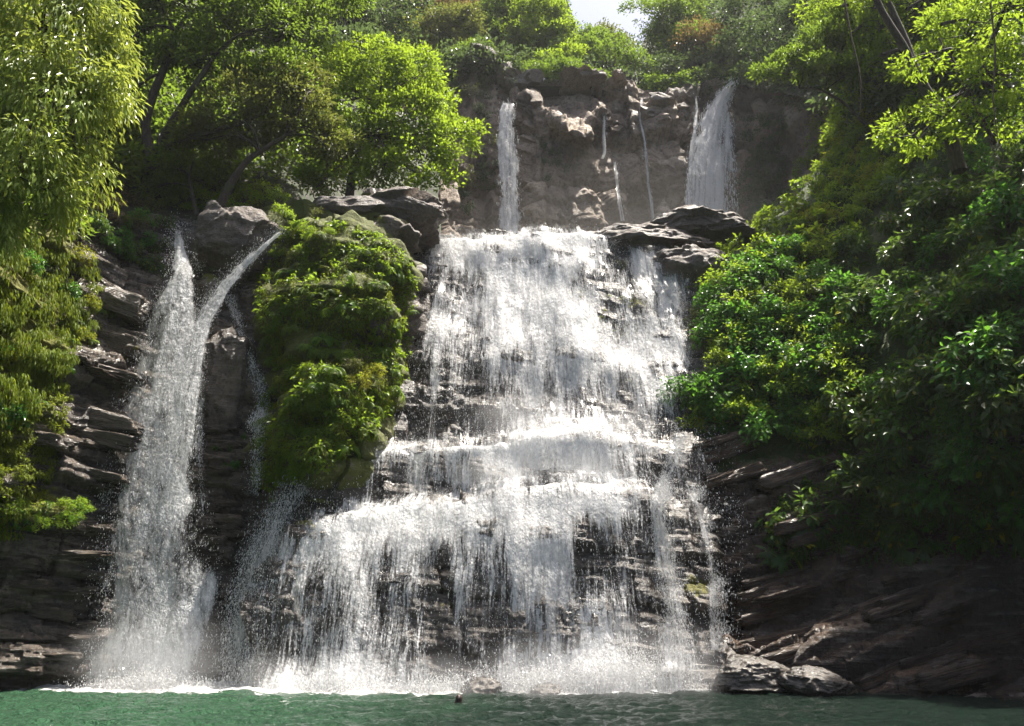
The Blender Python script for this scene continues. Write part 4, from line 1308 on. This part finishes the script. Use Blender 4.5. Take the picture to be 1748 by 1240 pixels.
def proto_vine(leaf, seed, name="hanging_vine", L=.14, W=.075):
    rng = np.random.default_rng(seed)
    p, d, nn = [], [], []
    for s in range(9):
        x, y = rng.normal(0, .22, 2)
        ln = 0.9 + .9 * rng.random()
        m = int(ln * 34)
        t = np.linspace(0, 1, m)
        q = np.stack([x + .06 * np.sin(t * 7 + s) + rng.normal(0, .05, m), y + rng.normal(0, .05, m), .2 - t * ln], -1)
        p.append(q); d.append(rnd_unit(m, rng) * .8 + np.array([0, -.3, -.6])); nn.append(rnd_unit(m, rng) * .4 + np.array([0, -.8, .6]))
    p, d, nn = np.concatenate(p), np.concatenate(d), np.concatenate(nn)
    v, f = oval_leaves(p, d, nn, L * (.6 + .7 * rng.random(len(p))), W * (.6 + .7 * rng.random(len(p))))
    return mk_mesh(name, v, f, False, None, leaf)

def place(me, name, px, py, size, label, cat, group=None, out=0.0, Y=None, up=0.6, spin=None, sq=1.0):
    if Y is None:
        Y = float(dbY(px, py))
    p = P(px, py, Y)
    n = dbN(px, py)
    axis = unit(n * (1 - up) + np.array([0, 0, up]))
    q = Vector(axis).to_track_quat('Z', 'Y')
    o = bpy.data.objects.new(name, me)
    COL.objects.link(o)
    o.location = p + n * out
    from mathutils import Quaternion
    o.rotation_mode = 'QUATERNION'
    o.rotation_quaternion = q @ Quaternion((0, 0, 1), random.uniform(0, 6.28) if spin is None else spin)
    o.scale = (size, size, size * sq)
    tag(o, label, cat, group)
    return o

# ------------------------------------------------------------------ trees
# left side, near
T = tree
T("tall pale tree of drooping narrow leaves hanging over the left cliff",
  [(60, 60, 27, 150, 120), (150, 40, 28, 60, 80), (170, 150, 28, 48, 90), (90, 190, 26.5, 120, 110), (30, 300, 25.5, 90, 90), (130, 290, 27.5, 50, 80), (90, 370, 27, 60, 60), (-60, 150, 26, 90, 200), (-40, 380, 25, 80, 110)],
  L_PALE, (60, 520, 31), [([(20, 420, 30.5), (40, 300, 30), (60, 200, 29), (80, 40, 28)], .2, .1)], L=.36, W=.1, hang=1.1, seed=1, per=85, rclump=.75, flat=1.0, dens=1.1)
T("large dark-limbed forked tree with a wide crown on the left bank",
  [(330, 20, 47, 130, 70), (230, 60, 46, 70, 90), (430, 60, 47, 110, 80), (330, 110, 46, 90, 55), (520, 60, 50, 50, 70), (460, 140, 46, 80, 45), (215, 170, 47, 50, 60), (250, -40, 47, 120, 50), (420, -40, 48, 130, 50), (560, -10, 52, 80, 50)],
  L_MID, (265, 300, 47), [([(262, 300, 47), (245, 215, 46.6), (262, 160, 46.3), (285, 105, 46), (300, 50, 46)], .42, .2), ([(262, 290, 47), (275, 240, 46), (305, 190, 45.5), (330, 150, 45), (370, 90, 45.5)], .34, .14), ([(270, 268, 46.6), (300, 240, 45.5), (345, 230, 45), (400, 215, 45), (460, 190, 45)], .24, .1)],
  L=.36, W=.18, seed=2, per=62, rclump=.85, trunk_r=.4)
T("olive leaning tree growing from the rounded boulder above the slot",
  [(400, 205, 45, 90, 60), (480, 190, 46, 80, 65), (530, 220, 46.5, 45, 50), (350, 240, 45.5, 55, 45), (430, 250, 46, 60, 35), (560, 260, 47, 45, 45), (520, 150, 47.5, 60, 35)],
  L_OLIVE, (375, 352, 45), [([(374, 356, 45), (392, 315, 45), (420, 275, 45), (450, 255, 45), (490, 230, 45.5)], .3, .12)],
  L=.3, W=.14, seed=3, per=62, rclump=.75, trunk_r=.28)
T("slim young tree with a thin trunk left of the leaning tree",
  [(300, 290, 46.5, 55, 40), (325, 250, 47, 50, 40), (270, 320, 46, 30, 30)], L_MID, (336, 368, 46.5), [([(336, 370, 46.5), (330, 340, 46.5), (322, 300, 46.5)], .16, .08)], L=.28, W=.14, seed=4, per=55, trunk_r=.14, rclump=.65)
T("bright green rounded tree leaning out toward the upper cliff",
  [(640, 130, 51, 70, 65), (700, 140, 50, 55, 50), (600, 170, 51, 60, 70), (690, 210, 49.5, 75, 50), (770, 240, 49, 48, 32), (640, 250, 49, 80, 50), (735, 185, 50, 45, 40), (590, 280, 49, 60, 45), (720, 275, 48.5, 65, 38), (745, 320, 48, 40, 28), (650, 300, 48, 70, 35), (560, 120, 53, 50, 55), (540, 320, 48, 50, 35), (800, 225, 49, 20, 16)],
  L_BRIGHT, (600, 345, 48.5), [([(596, 348, 48.5), (600, 300, 49), (620, 240, 50), (640, 180, 50.5)], .32, .12)], L=.28, W=.17, seed=5, per=66, rclump=.8, trunk_r=.3, dens=1.0)
# far left hillside and the rim of the upper cliff
T("shadowy tree high on the far hillside, top left of the bright rounded tree", [(560, 30, 84, 90, 60), (640, 40, 86, 70, 60), (520, 90, 80, 50, 50), (700, 20, 90, 50, 50), (600, 90, 78, 60, 40)], L_BLUE, (590, 130, 80), L=.6, W=.32, seed=6, per=45, rclump=1.5, trunk_r=.35)
rimg = "trees along the rim of the upper cliff"
T("yellowish tree in the gap between the bright tree and the dark rim trees", [(680, 25, 99, 30, 50), (700, 55, 98, 20, 30)], L_YELLOW, (690, 110, 97), L=.42, W=.25, seed=7, per=40, rclump=1.0, dens=1.7, group=rimg)
T("brown-tinted bushy tree leaning over the left end of the rim", [(750, 60, 97, 45, 50), (790, 50, 98, 38, 40), (730, 100, 96, 40, 35), (790, 95, 96, 35, 22)], L_OLIVE, (760, 125, 96), L=.42, W=.24, seed=8, per=45, rclump=1.0, dens=1.7, group=rimg)
T("rust-topped tree rising above the rim at the left", [(770, 20, 103, 40, 26), (730, 22, 103, 30, 24)], L_BROWN, (760, 110, 101), L=.42, W=.24, seed=9, per=38, rclump=1.0, dens=1.7, group=rimg)
T("shaded green tree behind the rim, left of the brightest tree", [(840, 30, 104, 45, 45), (860, 70, 102, 40, 32), (815, 60, 103, 30, 30)], L_MID, (840, 115, 101), L=.42, W=.25, seed=10, per=42, rclump=1.0, dens=1.7, group=rimg)
T("brightest yellow-green tree in the middle of the rim", [(920, 30, 102, 50, 42), (954, 64, 101, 30, 36), (900, 70, 100, 40, 32), (975, 100, 98, 24, 24), (880, 10, 104, 36, 26)], L_BRIGHT, (930, 120, 98), L=.46, W=.27, seed=11, per=42, rclump=1.0, dens=1.7, group=rimg)
T("low sunlit bush on the rim right above the narrow waterfall rocks", [(930, 108, 97, 30, 18), (955, 112, 97, 24, 16)], L_BRIGHT, (940, 128, 96.5), L=.45, W=.24, seed=12, per=45, rclump=.9, cat="bush", group=rimg, name="bush")
T("small pale green bush on the rim beside the tallest pale rock", [(818, 122, 93, 26, 16), (800, 128, 93, 20, 20)], L_MID, (812, 140, 94), L=.4, W=.22, seed=13, per=45, rclump=.8, cat="bush", group=rimg, name="bush")
T("rounded dark green tree left of the patch of sky", [(1018, 80, 104, 34, 30), (1045, 82, 105, 26, 20), (1000, 90, 101, 28, 28)], L_MID, (1020, 128, 100), L=.42, W=.25, seed=14, per=45, rclump=1.0, dens=1.7, group=rimg)
T("grey-brown treetop just below the patch of sky", [(1030, 56, 109, 26, 14), (1062, 76, 108, 20, 16)], L_OLIVE, (1045, 120, 104), L=.42, W=.24, seed=15, per=40, rclump=1.0, dens=1.7, group=rimg)
T("hazy green bush below the patch of sky on the rim", [(1050, 100, 100, 40, 28), (1085, 115, 99, 28, 22)], L_MID, (1060, 140, 98), L=.45, W=.25, seed=16, per=45, rclump=1.1, cat="bush", group=rimg, name="bush")
T("open-branched tree against the sky right of the bright gap", [(1150, 40, 105, 55, 45), (1130, 75, 104, 28, 36), (1180, 80, 102, 40, 36), (1090, 14, 106, 28, 10), (1170, 0, 106, 50, 24)], L_MID, (1140, 145, 100), L=.42, W=.24, seed=17, per=36, rclump=1.0, dens=1.7, group=rimg)
T("bush tinged brown on top, above the broad upper waterfall", [(1195, 55, 99, 40, 18), (1225, 70, 99, 34, 20), (1180, 78, 99, 30, 22)], L_BROWN, (1205, 120, 98), L=.42, W=.22, seed=18, per=42, rclump=1.1, cat="bush", group=rimg, name="bush")
T("dark hanging thicket on the rim left of the broad upper waterfall", [(1140, 125, 97, 45, 22), (1200, 110, 98, 40, 22), (1250, 100, 97, 36, 24)], L_BLUE, (1180, 150, 97), L=.45, W=.24, seed=19, per=50, rclump=1.0, cat="bush", group=rimg, name="bush", hang=.5)
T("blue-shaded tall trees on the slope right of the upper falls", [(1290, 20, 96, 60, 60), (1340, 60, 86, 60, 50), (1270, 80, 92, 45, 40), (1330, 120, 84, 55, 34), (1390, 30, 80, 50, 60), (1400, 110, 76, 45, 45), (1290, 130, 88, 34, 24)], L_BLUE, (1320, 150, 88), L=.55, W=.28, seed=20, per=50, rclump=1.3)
# right side
T("dark bushy tree reaching left across the upper falls from the right bank",
  [(1410, 80, 51, 50, 36), (1350, 110, 51, 40, 28), (1310, 128, 50.5, 28, 18), (1400, 125, 50, 45, 26), (1450, 60, 52, 40, 40), (1440, 130, 50, 30, 30)],
  L_MID, (1480, 210, 51), [([(1480, 215, 51), (1440, 175, 51), (1400, 152, 51), (1360, 150, 50.8)], .14, .06)], L=.3, W=.14, seed=21, per=60, rclump=.6, trunk_r=.15)
T("huge leaning tree with a thick dark trunk at the upper right",
  [(1450, 60, 53, 60, 70), (1500, 130, 50, 70, 70), (1560, 20, 48, 90, 70), (1650, 60, 41, 80, 80), (1720, 20, 34, 70, 80), (1700, 130, 34, 60, 60), (1600, 130, 44, 60, 60), (1455, 130, 54, 40, 30), (1420, 10, 54, 50, 40), (1560, -60, 48, 150, 50), (1560, 230, 37, 60, 36), (1690, 215, 34.5, 70, 45), (1500, 60, 51, 50, 50), (1490, 15, 50, 60, 45), (1565, 105, 35, 34, 28), (1610, 200, 35, 38, 32)],
  L_BRIGHT, (1625, 240, 38), [([(1640, 300, 37.5), (1622, 230, 37.5), (1590, 170, 37), (1560, 120, 37), (1545, 70, 37), (1515, 0, 37)], .4, .17), ([(1560, 120, 37), (1540, 75, 36.6), (1505, 20, 36.4), (1480, -40, 36)], .24, .14), ([(1640, 235, 37), (1655, 160, 36), (1690, 80, 35), (1720, 0, 34)], .2, .1), ([(1700, 250, 35), (1660, 170, 35), (1620, 90, 35.5)], .12, .06)],
  L=.3, W=.15, seed=22, per=55, rclump=.75, trunk_r=.4, dens=.9)

# ------------------------------------------------------------------ undergrowth on the right bank
RZ = [(1235, 405), (1300, 362), (1370, 300), (1390, 200), (1450, 150), (1748, -10), (2150, -40), (2150, 900), (1650, 930), (1440, 950), (1290, 945), (1290, 905), (1350, 840), (1420, 775), (1290, 745), (1180, 735), (1165, 680), (1240, 650), (1210, 600), (1170, 530), (1225, 450)]
def carpet(poly, n, L, W, leaf, name, label, out=(0.0, 0.6), kind="oval", hang=.5, clump=14, rc=.28, seed=0, cat="undergrowth", avoid=None):
    rng = np.random.default_rng(seed)
    q = scatter(poly, n // clump, rng)
    if avoid is not None:
        q = q[fbm(P(q[:, 0], q[:, 1], dbY(q[:, 0], q[:, 1])) * .55, 3, 5) > avoid]
    n_ = dbN(q[:, 0], q[:, 1])
    c = P(q[:, 0], q[:, 1], dbY(q[:, 0], q[:, 1])) + n_ * (out[0] + (out[1] - out[0]) * rng.random((len(q), 1)))
    v, f = crown_leaves(c, n_, np.full(len(c), rc), clump, L, W, rng, hang, .8, kind)
    return add_obj(name, mk_mesh(name, v, f, False, None, leaf), kind="stuff", label=label, cat=cat)
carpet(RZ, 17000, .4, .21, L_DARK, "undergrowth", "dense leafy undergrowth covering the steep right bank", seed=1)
carpet([(1235, 405), (1300, 362), (1370, 300), (1390, 200), (1450, 190), (1520, 300), (1470, 430), (1300, 470), (1230, 470)], 6000, .34, .19, L_BRIGHT, "undergrowth", "light green undergrowth along the upper edge of the right bank", (.3, 1.0), seed=11)
B_BRIGHT = [proto_bush(L_BRIGHT, 640, .17, .1, 60 + k, "tri") for k in range(3)]
B_YELL = [proto_bush(L_YELLOW, 620, .17, .08, 65 + k, "tri") for k in range(2)]
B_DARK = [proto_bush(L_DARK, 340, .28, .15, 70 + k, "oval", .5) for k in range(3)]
B_DEEP = [proto_bush(L_DEEP, 480, .21, .12, 75 + k, "oval", .4) for k in range(3)]
B_OLIVE = [proto_bush(L_OLIVE, 600, .15, .075, 80 + k, "tri") for k in range(2)]
B_BROWN = [proto_bush(L_BROWN, 500, .15, .07, 83 + k, "tri") for k in range(2)]
B_BLUE = [proto_bush(L_BLUE, 420, .2, .1, 86 + k, "tri", .6) for k in range(2)]
F_FERN = [proto_fern(L_FERN, 90 + k) for k in range(3)]
F_DEEP = [proto_fern(L_DEEP, 95 + k) for k in range(3)]
S_DEEP = [proto_strap(L_DEEP, 100 + k, 30, .15) for k in range(3)]
S_DARK = [proto_strap(L_DARK, 105 + k, 24, .2, "strap_plant", .3) for k in range(2)]
S_YEL = [proto_strap(L_MOSS, 110 + k, 40, .08) for k in range(2)]
V_DARK = [proto_vine(L_DARK, 120 + k, "creeper") for k in range(3)]
V_DEEP = [proto_vine(L_DEEP, 125 + k, "creeper") for k in range(2)]

ORD = [w + " from the left" for w in "first second third fourth fifth sixth seventh eighth ninth tenth eleventh twelfth thirteenth fourteenth fifteenth sixteenth".split()]
ORD[0] = "leftmost there"
BANDS = [(130, "near the photo's top"), (185, "at the high rim's level"), (240, "beside the upper high cliff"), (290, "at mid high-cliff level"), (335, "at lower high-cliff level"), (375, "by the upper falls' foot"), (410, "above the cascade's lip"), (445, "level with the cascade's lip"), (485, "just below the cascade's lip"),
         (530, "a third down the drop"), (580, "halfway down the upper drop"), (630, "past the upper drop's middle"), (680, "two thirds down the drop"), (725, "by the upper drop's foot"), (770, "at the upper rock step"), (815, "under the upper rock step"), (855, "at the lower rock step"), (885, "just under the lower step"), (910, "below the lower rock step"), (930, "well below the lower step"), (950, "far below the lower step"), (2000, "just above the pool")]
def band(y):
    for b, t in BANDS:
        if y < b: return t
def many(protos, name, poly, n, size, label, cat, group, out=0.1, up=.6, seed=0, mind=0.0):
    rng = np.random.default_rng(seed)
    q = scatter(poly, n * 4, rng)
    keep = []
    for p in q:
        if len(keep) >= n: break
        if all(math.hypot(p[0] - k[0], p[1] - k[1]) > mind for k in keep): keep.append(p)
    random.seed(seed)
    rows = {}
    for p in keep: rows.setdefault(band(p[1]), []).append(p)
    i = 0
    for t, r in rows.items():
        r.sort(key=lambda p: p[0])
        for k, (x, y) in enumerate(r):
            me = protos[i % len(protos)]
            i += 1
            lb = "%s, %s%s" % (label, t, "" if len(r) == 1 else ", " + (ORD[k] if k < len(r) - 1 else "rightmost there"))
            nm = "creeper" if me.name.startswith("creeper") else name
            place(me, nm, float(x), float(y), size[0] + (size[1] - size[0]) * random.random(), lb, cat, group, out, None, up)

many(B_YELL + B_BRIGHT, "shrub", [(1235, 410), (1300, 365), (1370, 300), (1400, 320), (1420, 400), (1300, 470), (1230, 470)], 30, (.5, .9), "sunlit shrub on the right bank's edge", "shrub", "sunlit shrubs on the edge of the right bank", .2, .6, 201, 22)
many(B_BRIGHT + B_YELL, "shrub", [(1390, 200), (1450, 150), (1540, 200), (1560, 330), (1420, 400), (1370, 300)], 30, (1.0, 1.6), "bright shrub under the huge tree", "shrub", "bright shrubs below the huge leaning tree", .3, .6, 202, 26)
many(B_DEEP + B_BRIGHT[:2], "shrub", [(1230, 470), (1300, 450), (1430, 420), (1480, 600), (1420, 770), (1290, 740), (1180, 735), (1165, 680), (1240, 650), (1200, 560)], 64, (.85, 1.5), "fresh green shrub, middle right bank", "shrub", "shrubs on the middle of the right bank", .45, .6, 203, 24)
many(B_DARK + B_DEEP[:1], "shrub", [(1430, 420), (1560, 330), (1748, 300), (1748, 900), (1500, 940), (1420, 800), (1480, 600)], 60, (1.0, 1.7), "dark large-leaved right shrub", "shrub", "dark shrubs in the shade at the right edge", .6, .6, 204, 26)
many(S_DEEP + F_DEEP, "strap_plant", [(1165, 680), (1240, 650), (1310, 700), (1300, 745), (1180, 735)], 20, (.5, .75), "arching tufted plant right of the cascade", "plant", "arching plants beside the cascade", .1, .4, 205, 16)
many(S_DARK + V_DARK + V_DEEP, "hanging_plant", [(1290, 930), (1340, 850), (1420, 790), (1500, 900), (1740, 890), (1740, 930), (1500, 950), (1320, 960)], 46, (.6, .95), "drooping plant over the right rocks", "plant", "plants hanging over the dark rocks of the right bank", .3, .3, 206, 20)
many(V_DARK + V_DEEP, "hanging_vine", [(1480, 230), (1748, 180), (1748, 560), (1560, 560), (1450, 420)], 34, (.9, 1.4), "hanging vine curtain, upper right bank", "vine", "vine curtains on the dark upper right bank", .8, .3, 207, 30)

# ------------------------------------------------------------------ plants on the buttress
BZ = [(445, 420), (500, 385), (560, 362), (610, 385), (690, 425), (705, 480), (700, 555), (690, 640), (640, 740), (560, 795), (450, 832), (450, 700), (472, 640), (440, 540)]
carpet(BZ, 13000, .24, .13, L_FERN, "ground_cover", "small creeping leaves covering the buttress in patches", (0, .3), "tri", .6, 12, .22, 2, "ground cover", -.1)
carpet(BZ, 20000, .17, .05, L_MOSS, "moss", "yellow-green moss tufts on the buttress", (0, .12), "tri", 1.2, 24, .3, 3, "moss", -.45)
many(F_FERN + F_FERN + S_YEL[:1], "fern", BZ, 80, (.55, .95), "fern on the mossy buttress", "fern", "ferns on the mossy buttress", .1, .5, 208, 20)
many(B_BRIGHT + B_OLIVE, "shrub", [(450, 420), (500, 385), (560, 362), (570, 420), (480, 450)], 9, (.35, .55), "bright shrub by the cracked boulder", "shrub", "shrubs on top of the buttress", .2, .7, 209, 16)
many(B_BRIGHT, "shrub", [(460, 520), (600, 480), (640, 600), (600, 780), (460, 820), (455, 700), (480, 640)], 10, (.45, .75), "broad-leaved shrub on the buttress face", "shrub", "shrubs on the face of the buttress", .15, .4, 210, 24)
many(B_OLIVE + B_YELL, "shrub", [(575, 605), (625, 600), (640, 660), (590, 680)], 5, (.5, .65), "pale shrub on the buttress side", "shrub", "pale shrubs on the right side of the buttress", .3, .5, 211, 14)
many(S_YEL + F_FERN, "grass_tuft", [(560, 430), (690, 430), (700, 500), (600, 530), (540, 480)], 16, (.4, .65), "yellowish blade tuft on the buttress", "grass", "tufts on the upper buttress", .1, .5, 212, 20)
many(F_DEEP + V_DEEP, "fern", [(360, 760), (430, 740), (425, 800), (380, 810)], 5, (.4, .55), "fern clump on the slot's rock rib", "fern", "ferns on the rock rib in the slot", .15, .4, 213, 16)
many(S_YEL, "grass_tuft", [(975, 505), (1105, 500), (1105, 520), (1035, 580), (1000, 570)], 12, (.16, .28), "grass tuft on a cascade ledge", "grass", "grass tufts on ledges of the cascade", .1, .7, 214, 10)
many(B_OLIVE + F_FERN, "shrub", [(1160, 470), (1220, 460), (1230, 560), (1180, 600), (1150, 520)], 14, (.25, .5), "small shrub on the cascade's right rocks", "shrub", "shrubs right beside the top of the cascade", .1, .6, 215, 14)

# ------------------------------------------------------------------ plants on the left cliff and bank
LZ = [(-290, 400), (60, 400), (150, 435), (168, 490), (150, 560), (110, 640), (60, 700), (0, 730), (-290, 730)]
carpet(LZ, 34000, .28, .08, L_MOSS, "moss", "thick yellow-green curtain of hanging moss on the left cliff", (0, .5), "tri", 2.2, 40, .35, 4, "moss")
carpet([(-60, 700), (60, 690), (120, 640), (100, 760), (60, 900), (0, 930), (-60, 900)], 9000, .18, .07, L_MOSS, "moss", "mossy tufts on the layered rocks of the left cliff", (0, .2), "tri", 1.0, 30, .22, 5, "moss")
many(B_DEEP + B_YELL, "shrub", LZ, 26, (.4, .75), "shrub in the left cliff's moss", "shrub", "shrubs in the moss of the left cliff", .3, .4, 216, 26)
many(F_FERN + S_YEL, "fern", [(130, 520), (210, 530), (150, 600), (110, 640), (60, 700), (20, 700)], 22, (.35, .55), "yellow-green fern beside bare left rock", "fern", "ferns at the edge of the bare rock", .1, .4, 217, 14)
many(B_BRIGHT + V_DEEP, "shrub", [(0, 850), (120, 855), (155, 885), (60, 900), (0, 890)], 12, (.4, .6), "bright shrub on the low left ledge", "shrub", "shrubs on the low ledge of the left cliff", .15, .5, 218, 16)
many(B_BROWN + B_OLIVE, "shrub", [(180, 300), (260, 290), (280, 370), (180, 400)], 14, (.6, .95), "brownish shrub above the left cliff", "shrub", "brownish shrubs above the left cliff", .3, .6, 219, 22)
many(B_DARK + B_DEEP, "shrub", [(150, 380), (280, 370), (290, 440), (250, 465), (160, 420)], 18, (.55, .85), "dark shrub over the slot's head", "shrub", "dark shrubs at the head of the slot", .3, .5, 220, 20)
many(B_BRIGHT, "shrub", [(250, 290), (330, 280), (500, 330), (480, 370), (300, 370)], 24, (.7, 1.1), "bright shrub behind the rounded boulder", "shrub", "bright shrubs behind the rounded boulder", .2, .7, 221, 22)
carpet([(-290, -60), (60, -60), (140, 200), (140, 400), (-290, 400)], 12000, .5, .25, L_MID, "undergrowth", "thick greenery on the hillside behind the drooping tree", (0, 1.5), "tri", .2, 14, .7, 12)
# thicket along the rim of the upper cliff and woods on the slopes behind it
rng_ = np.random.default_rng(77)
q_ = rng_.random((1500, 2))
px_ = 690 + 590 * q_[:, 0]
c_ = P(px_, RIM(px_) - 2, YRIM(px_) + .8 + 5 * q_[:, 1])
c_[:, 2] += np.where((px_ > 1040) & (px_ < 1100), -2.2, -.6) + (2.4 + 0.9 * fbm(c_ * np.array([.3, .3, 0]), 3, 5)) * rng_.random(1500) ** .7 * np.where((px_ > 990) & (px_ < 1090), .7, 1.2)
v_, f_ = crown_leaves(c_, np.tile([[0, -.7, .7]], (1500, 1)), np.full(1500, .7), 16, .4, .22, rng_, .3, .8)
add_obj("undergrowth", mk_mesh("undergrowth", v_, f_, False, None, L_MID), kind="stuff", label="low green thicket along the rim of the high cliff", cat="undergrowth")
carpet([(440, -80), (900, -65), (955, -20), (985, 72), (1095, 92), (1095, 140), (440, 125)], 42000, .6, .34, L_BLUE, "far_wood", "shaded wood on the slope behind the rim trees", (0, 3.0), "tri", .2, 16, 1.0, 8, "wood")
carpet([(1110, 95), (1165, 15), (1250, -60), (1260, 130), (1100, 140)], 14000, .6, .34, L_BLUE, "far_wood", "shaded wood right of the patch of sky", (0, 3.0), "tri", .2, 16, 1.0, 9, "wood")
# hillside thickets behind the trees
carpet([(150, 0), (700, 0), (760, 120), (760, 290), (500, 310), (470, 330), (290, 340), (150, 300)], 22000, .6, .3, L_MID, "undergrowth", "thick greenery on the hillside behind the left trees", (0, 2.0), "tri", .2, 14, .8, 6)
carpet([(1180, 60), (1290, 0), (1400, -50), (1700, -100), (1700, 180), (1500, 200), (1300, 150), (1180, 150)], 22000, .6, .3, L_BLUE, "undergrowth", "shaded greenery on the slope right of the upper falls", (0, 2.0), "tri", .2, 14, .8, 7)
many(B_BLUE, "shrub", [(1275, 200), (1345, 210), (1330, 330), (1275, 350)], 16, (1.2, 2.0), "dusky shrub right of the upper waterfall", "shrub", "shrubs on the high cliff right of the upper waterfall", .2, .4, 222, 18)
many(B_BLUE + B_OLIVE, "shrub", [(760, 140), (830, 140), (845, 330), (790, 390), (765, 300)], 18, (1.0, 1.8), "dusky shrub left of the upper falls", "shrub", "shrubs on the left end of the high cliff", .2, .4, 223, 18)
many(B_BLUE, "shrub", [(925, 245), (965, 245), (960, 300), (930, 310)], 5, (.8, 1.3), "dark bush in mid cliff", "shrub", "bushes on the middle of the high cliff", .1, .4, 224, 12)

# lianas hanging from the huge tree
for lb, pts in [("thin brown liana hanging left of the huge leaning trunk", [(1440, -10, 37), (1452, 60, 36.8), (1470, 130, 36.6), (1468, 200, 36.5)]),
                ("slender pale liana crossing behind the huge leaning trunk to the right", [(1600, 60, 35), (1640, 140, 34.6), (1680, 210, 34.2), (1700, 270, 34)]),
                ("long dark liana dangling at the upper right corner", [(1690, 0, 33), (1700, 90, 32.8), (1694, 170, 32.6), (1705, 250, 32.4)])]:
    pa = smooth_path([P(*q) for q in pts], 14)
    vv, ff = tube(pa - pa[-1], np.linspace(.05, .025, 14), 6, 3)
    add_obj("liana", mk_mesh("liana", vv, ff, True, None, BARK2), label=lb, cat="liana", group="lianas of the huge tree", loc=pa[-1])

# ------------------------------------------------------------------ swimmer
def swimmer():
    c = P(783, 1206, 27.9)
    c[2] = 0.07
    e = bpy.data.objects.new("person", None)
    COL.objects.link(e)
    e.location = c
    e.scale = (1.15, 1.15, 1.15)
    tag(e, "swimmer seen from behind, only the dark-haired head and wet shoulders above the pool", "person")
    # head, neck, shoulders and upper arms as one skin, mostly under water, turned to the falls
    rings = []
    prof = [(-.75, .17, .11, 0), (-.5, .17, .115, 0), (-.3, .2, .12, 0), (-.17, .205, .11, 0), (-.10, .17, .09, 0), (-.065, .075, .075, .005), (.0, .06, .065, .012), (.03, .066, .08, .02), (.07, .076, .1, .025), (.13, .079, .105, .025), (.19, .068, .09, .02), (.225, .042, .058, .015), (.24, .012, .016, .012)]
    ang = np.linspace(0, 2 * math.pi, 20, endpoint=False)
    for z, rx, ry, oy in prof:
        rings.append(np.stack([rx * np.cos(ang), ry * np.sin(ang) + oy, np.full(20, z)], -1))
    G = np.stack(rings)
    i = np.arange(len(prof) * 20).reshape(len(prof), 20)
    j = np.roll(i, -1, 1)
    f = np.stack([i[:-1], j[:-1], j[1:], i[1:]], -1).reshape(-1, 4)
    parts = [(G.reshape(-1, 3), f)]
    for sg in (-1, 1):
        arm = smooth_path([(sg * .14, 0, -.16), (sg * .24, .02, -.2), (sg * .36, .12, -.16), (sg * .42, .3, -.1)], 8)
        parts.append(tube(arm, np.linspace(.06, .035, 8), 10))
        ear = smooth_path([(sg * .076, .03, .075), (sg * .09, .025, .1), (sg * .085, .02, .13)], 4)
        parts.append(tube(ear, [.008, .014, .014, .006], 6))
    nose = smooth_path([(0, .12, .11), (0, .15, .085), (0, .13, .07)], 4)
    parts.append(tube(nose, [.008, .014, .016, .008], 6))
    v, fs = merge(parts)
    b = mk_mesh("body", v, fs, True, None, simple_mat("tanned_wet_skin", (.22, .12, .08), .35, .5, 0, .15))
    o = add_obj("body", b, parent=e)
    # wet hair: cap plus two locks that spread to the shoulders
    vv, ff = ICO3
    h = vv * np.array([.092, .118, .125]) + np.array([0, .008, .135])
    face = (vv[:, 1] > .35) & (vv[:, 2] < .45)
    h[face] = h[face] * np.array([.85, .62, 1])
    h = h + unit(vv) * (.006 * fbm(vv * np.array([9, 9, 2]), 3, 5))[:, None]
    parts = [(h, ff)]
    for pts, r in [([(-.06, -.05, .13), (-.09, -.07, .05), (-.14, -.09, -.02), (-.19, -.1, -.06)], .035), ([(.06, -.05, .13), (.085, -.06, .05), (.095, -.07, -.05)], .03), ([(0, -.08, .1), (0, -.1, 0), (0, -.1, -.12)], .06), ([(-.04, -.08, .1), (-.05, -.1, 0), (-.06, -.1, -.12)], .045), ([(.04, -.08, .1), (.05, -.1, 0), (.05, -.1, -.12)], .045)]:
        parts.append(tube(smooth_path(pts, 8), np.linspace(r, r * .55, 8), 8, 3))
    v, fs = merge(parts)
    add_obj("hair", mk_mesh("hair", v, fs, True, None, simple_mat("wet_dark_hair", (.03, .014, .011), .35, .5, .4, .4, 60)), parent=e)
swimmer()
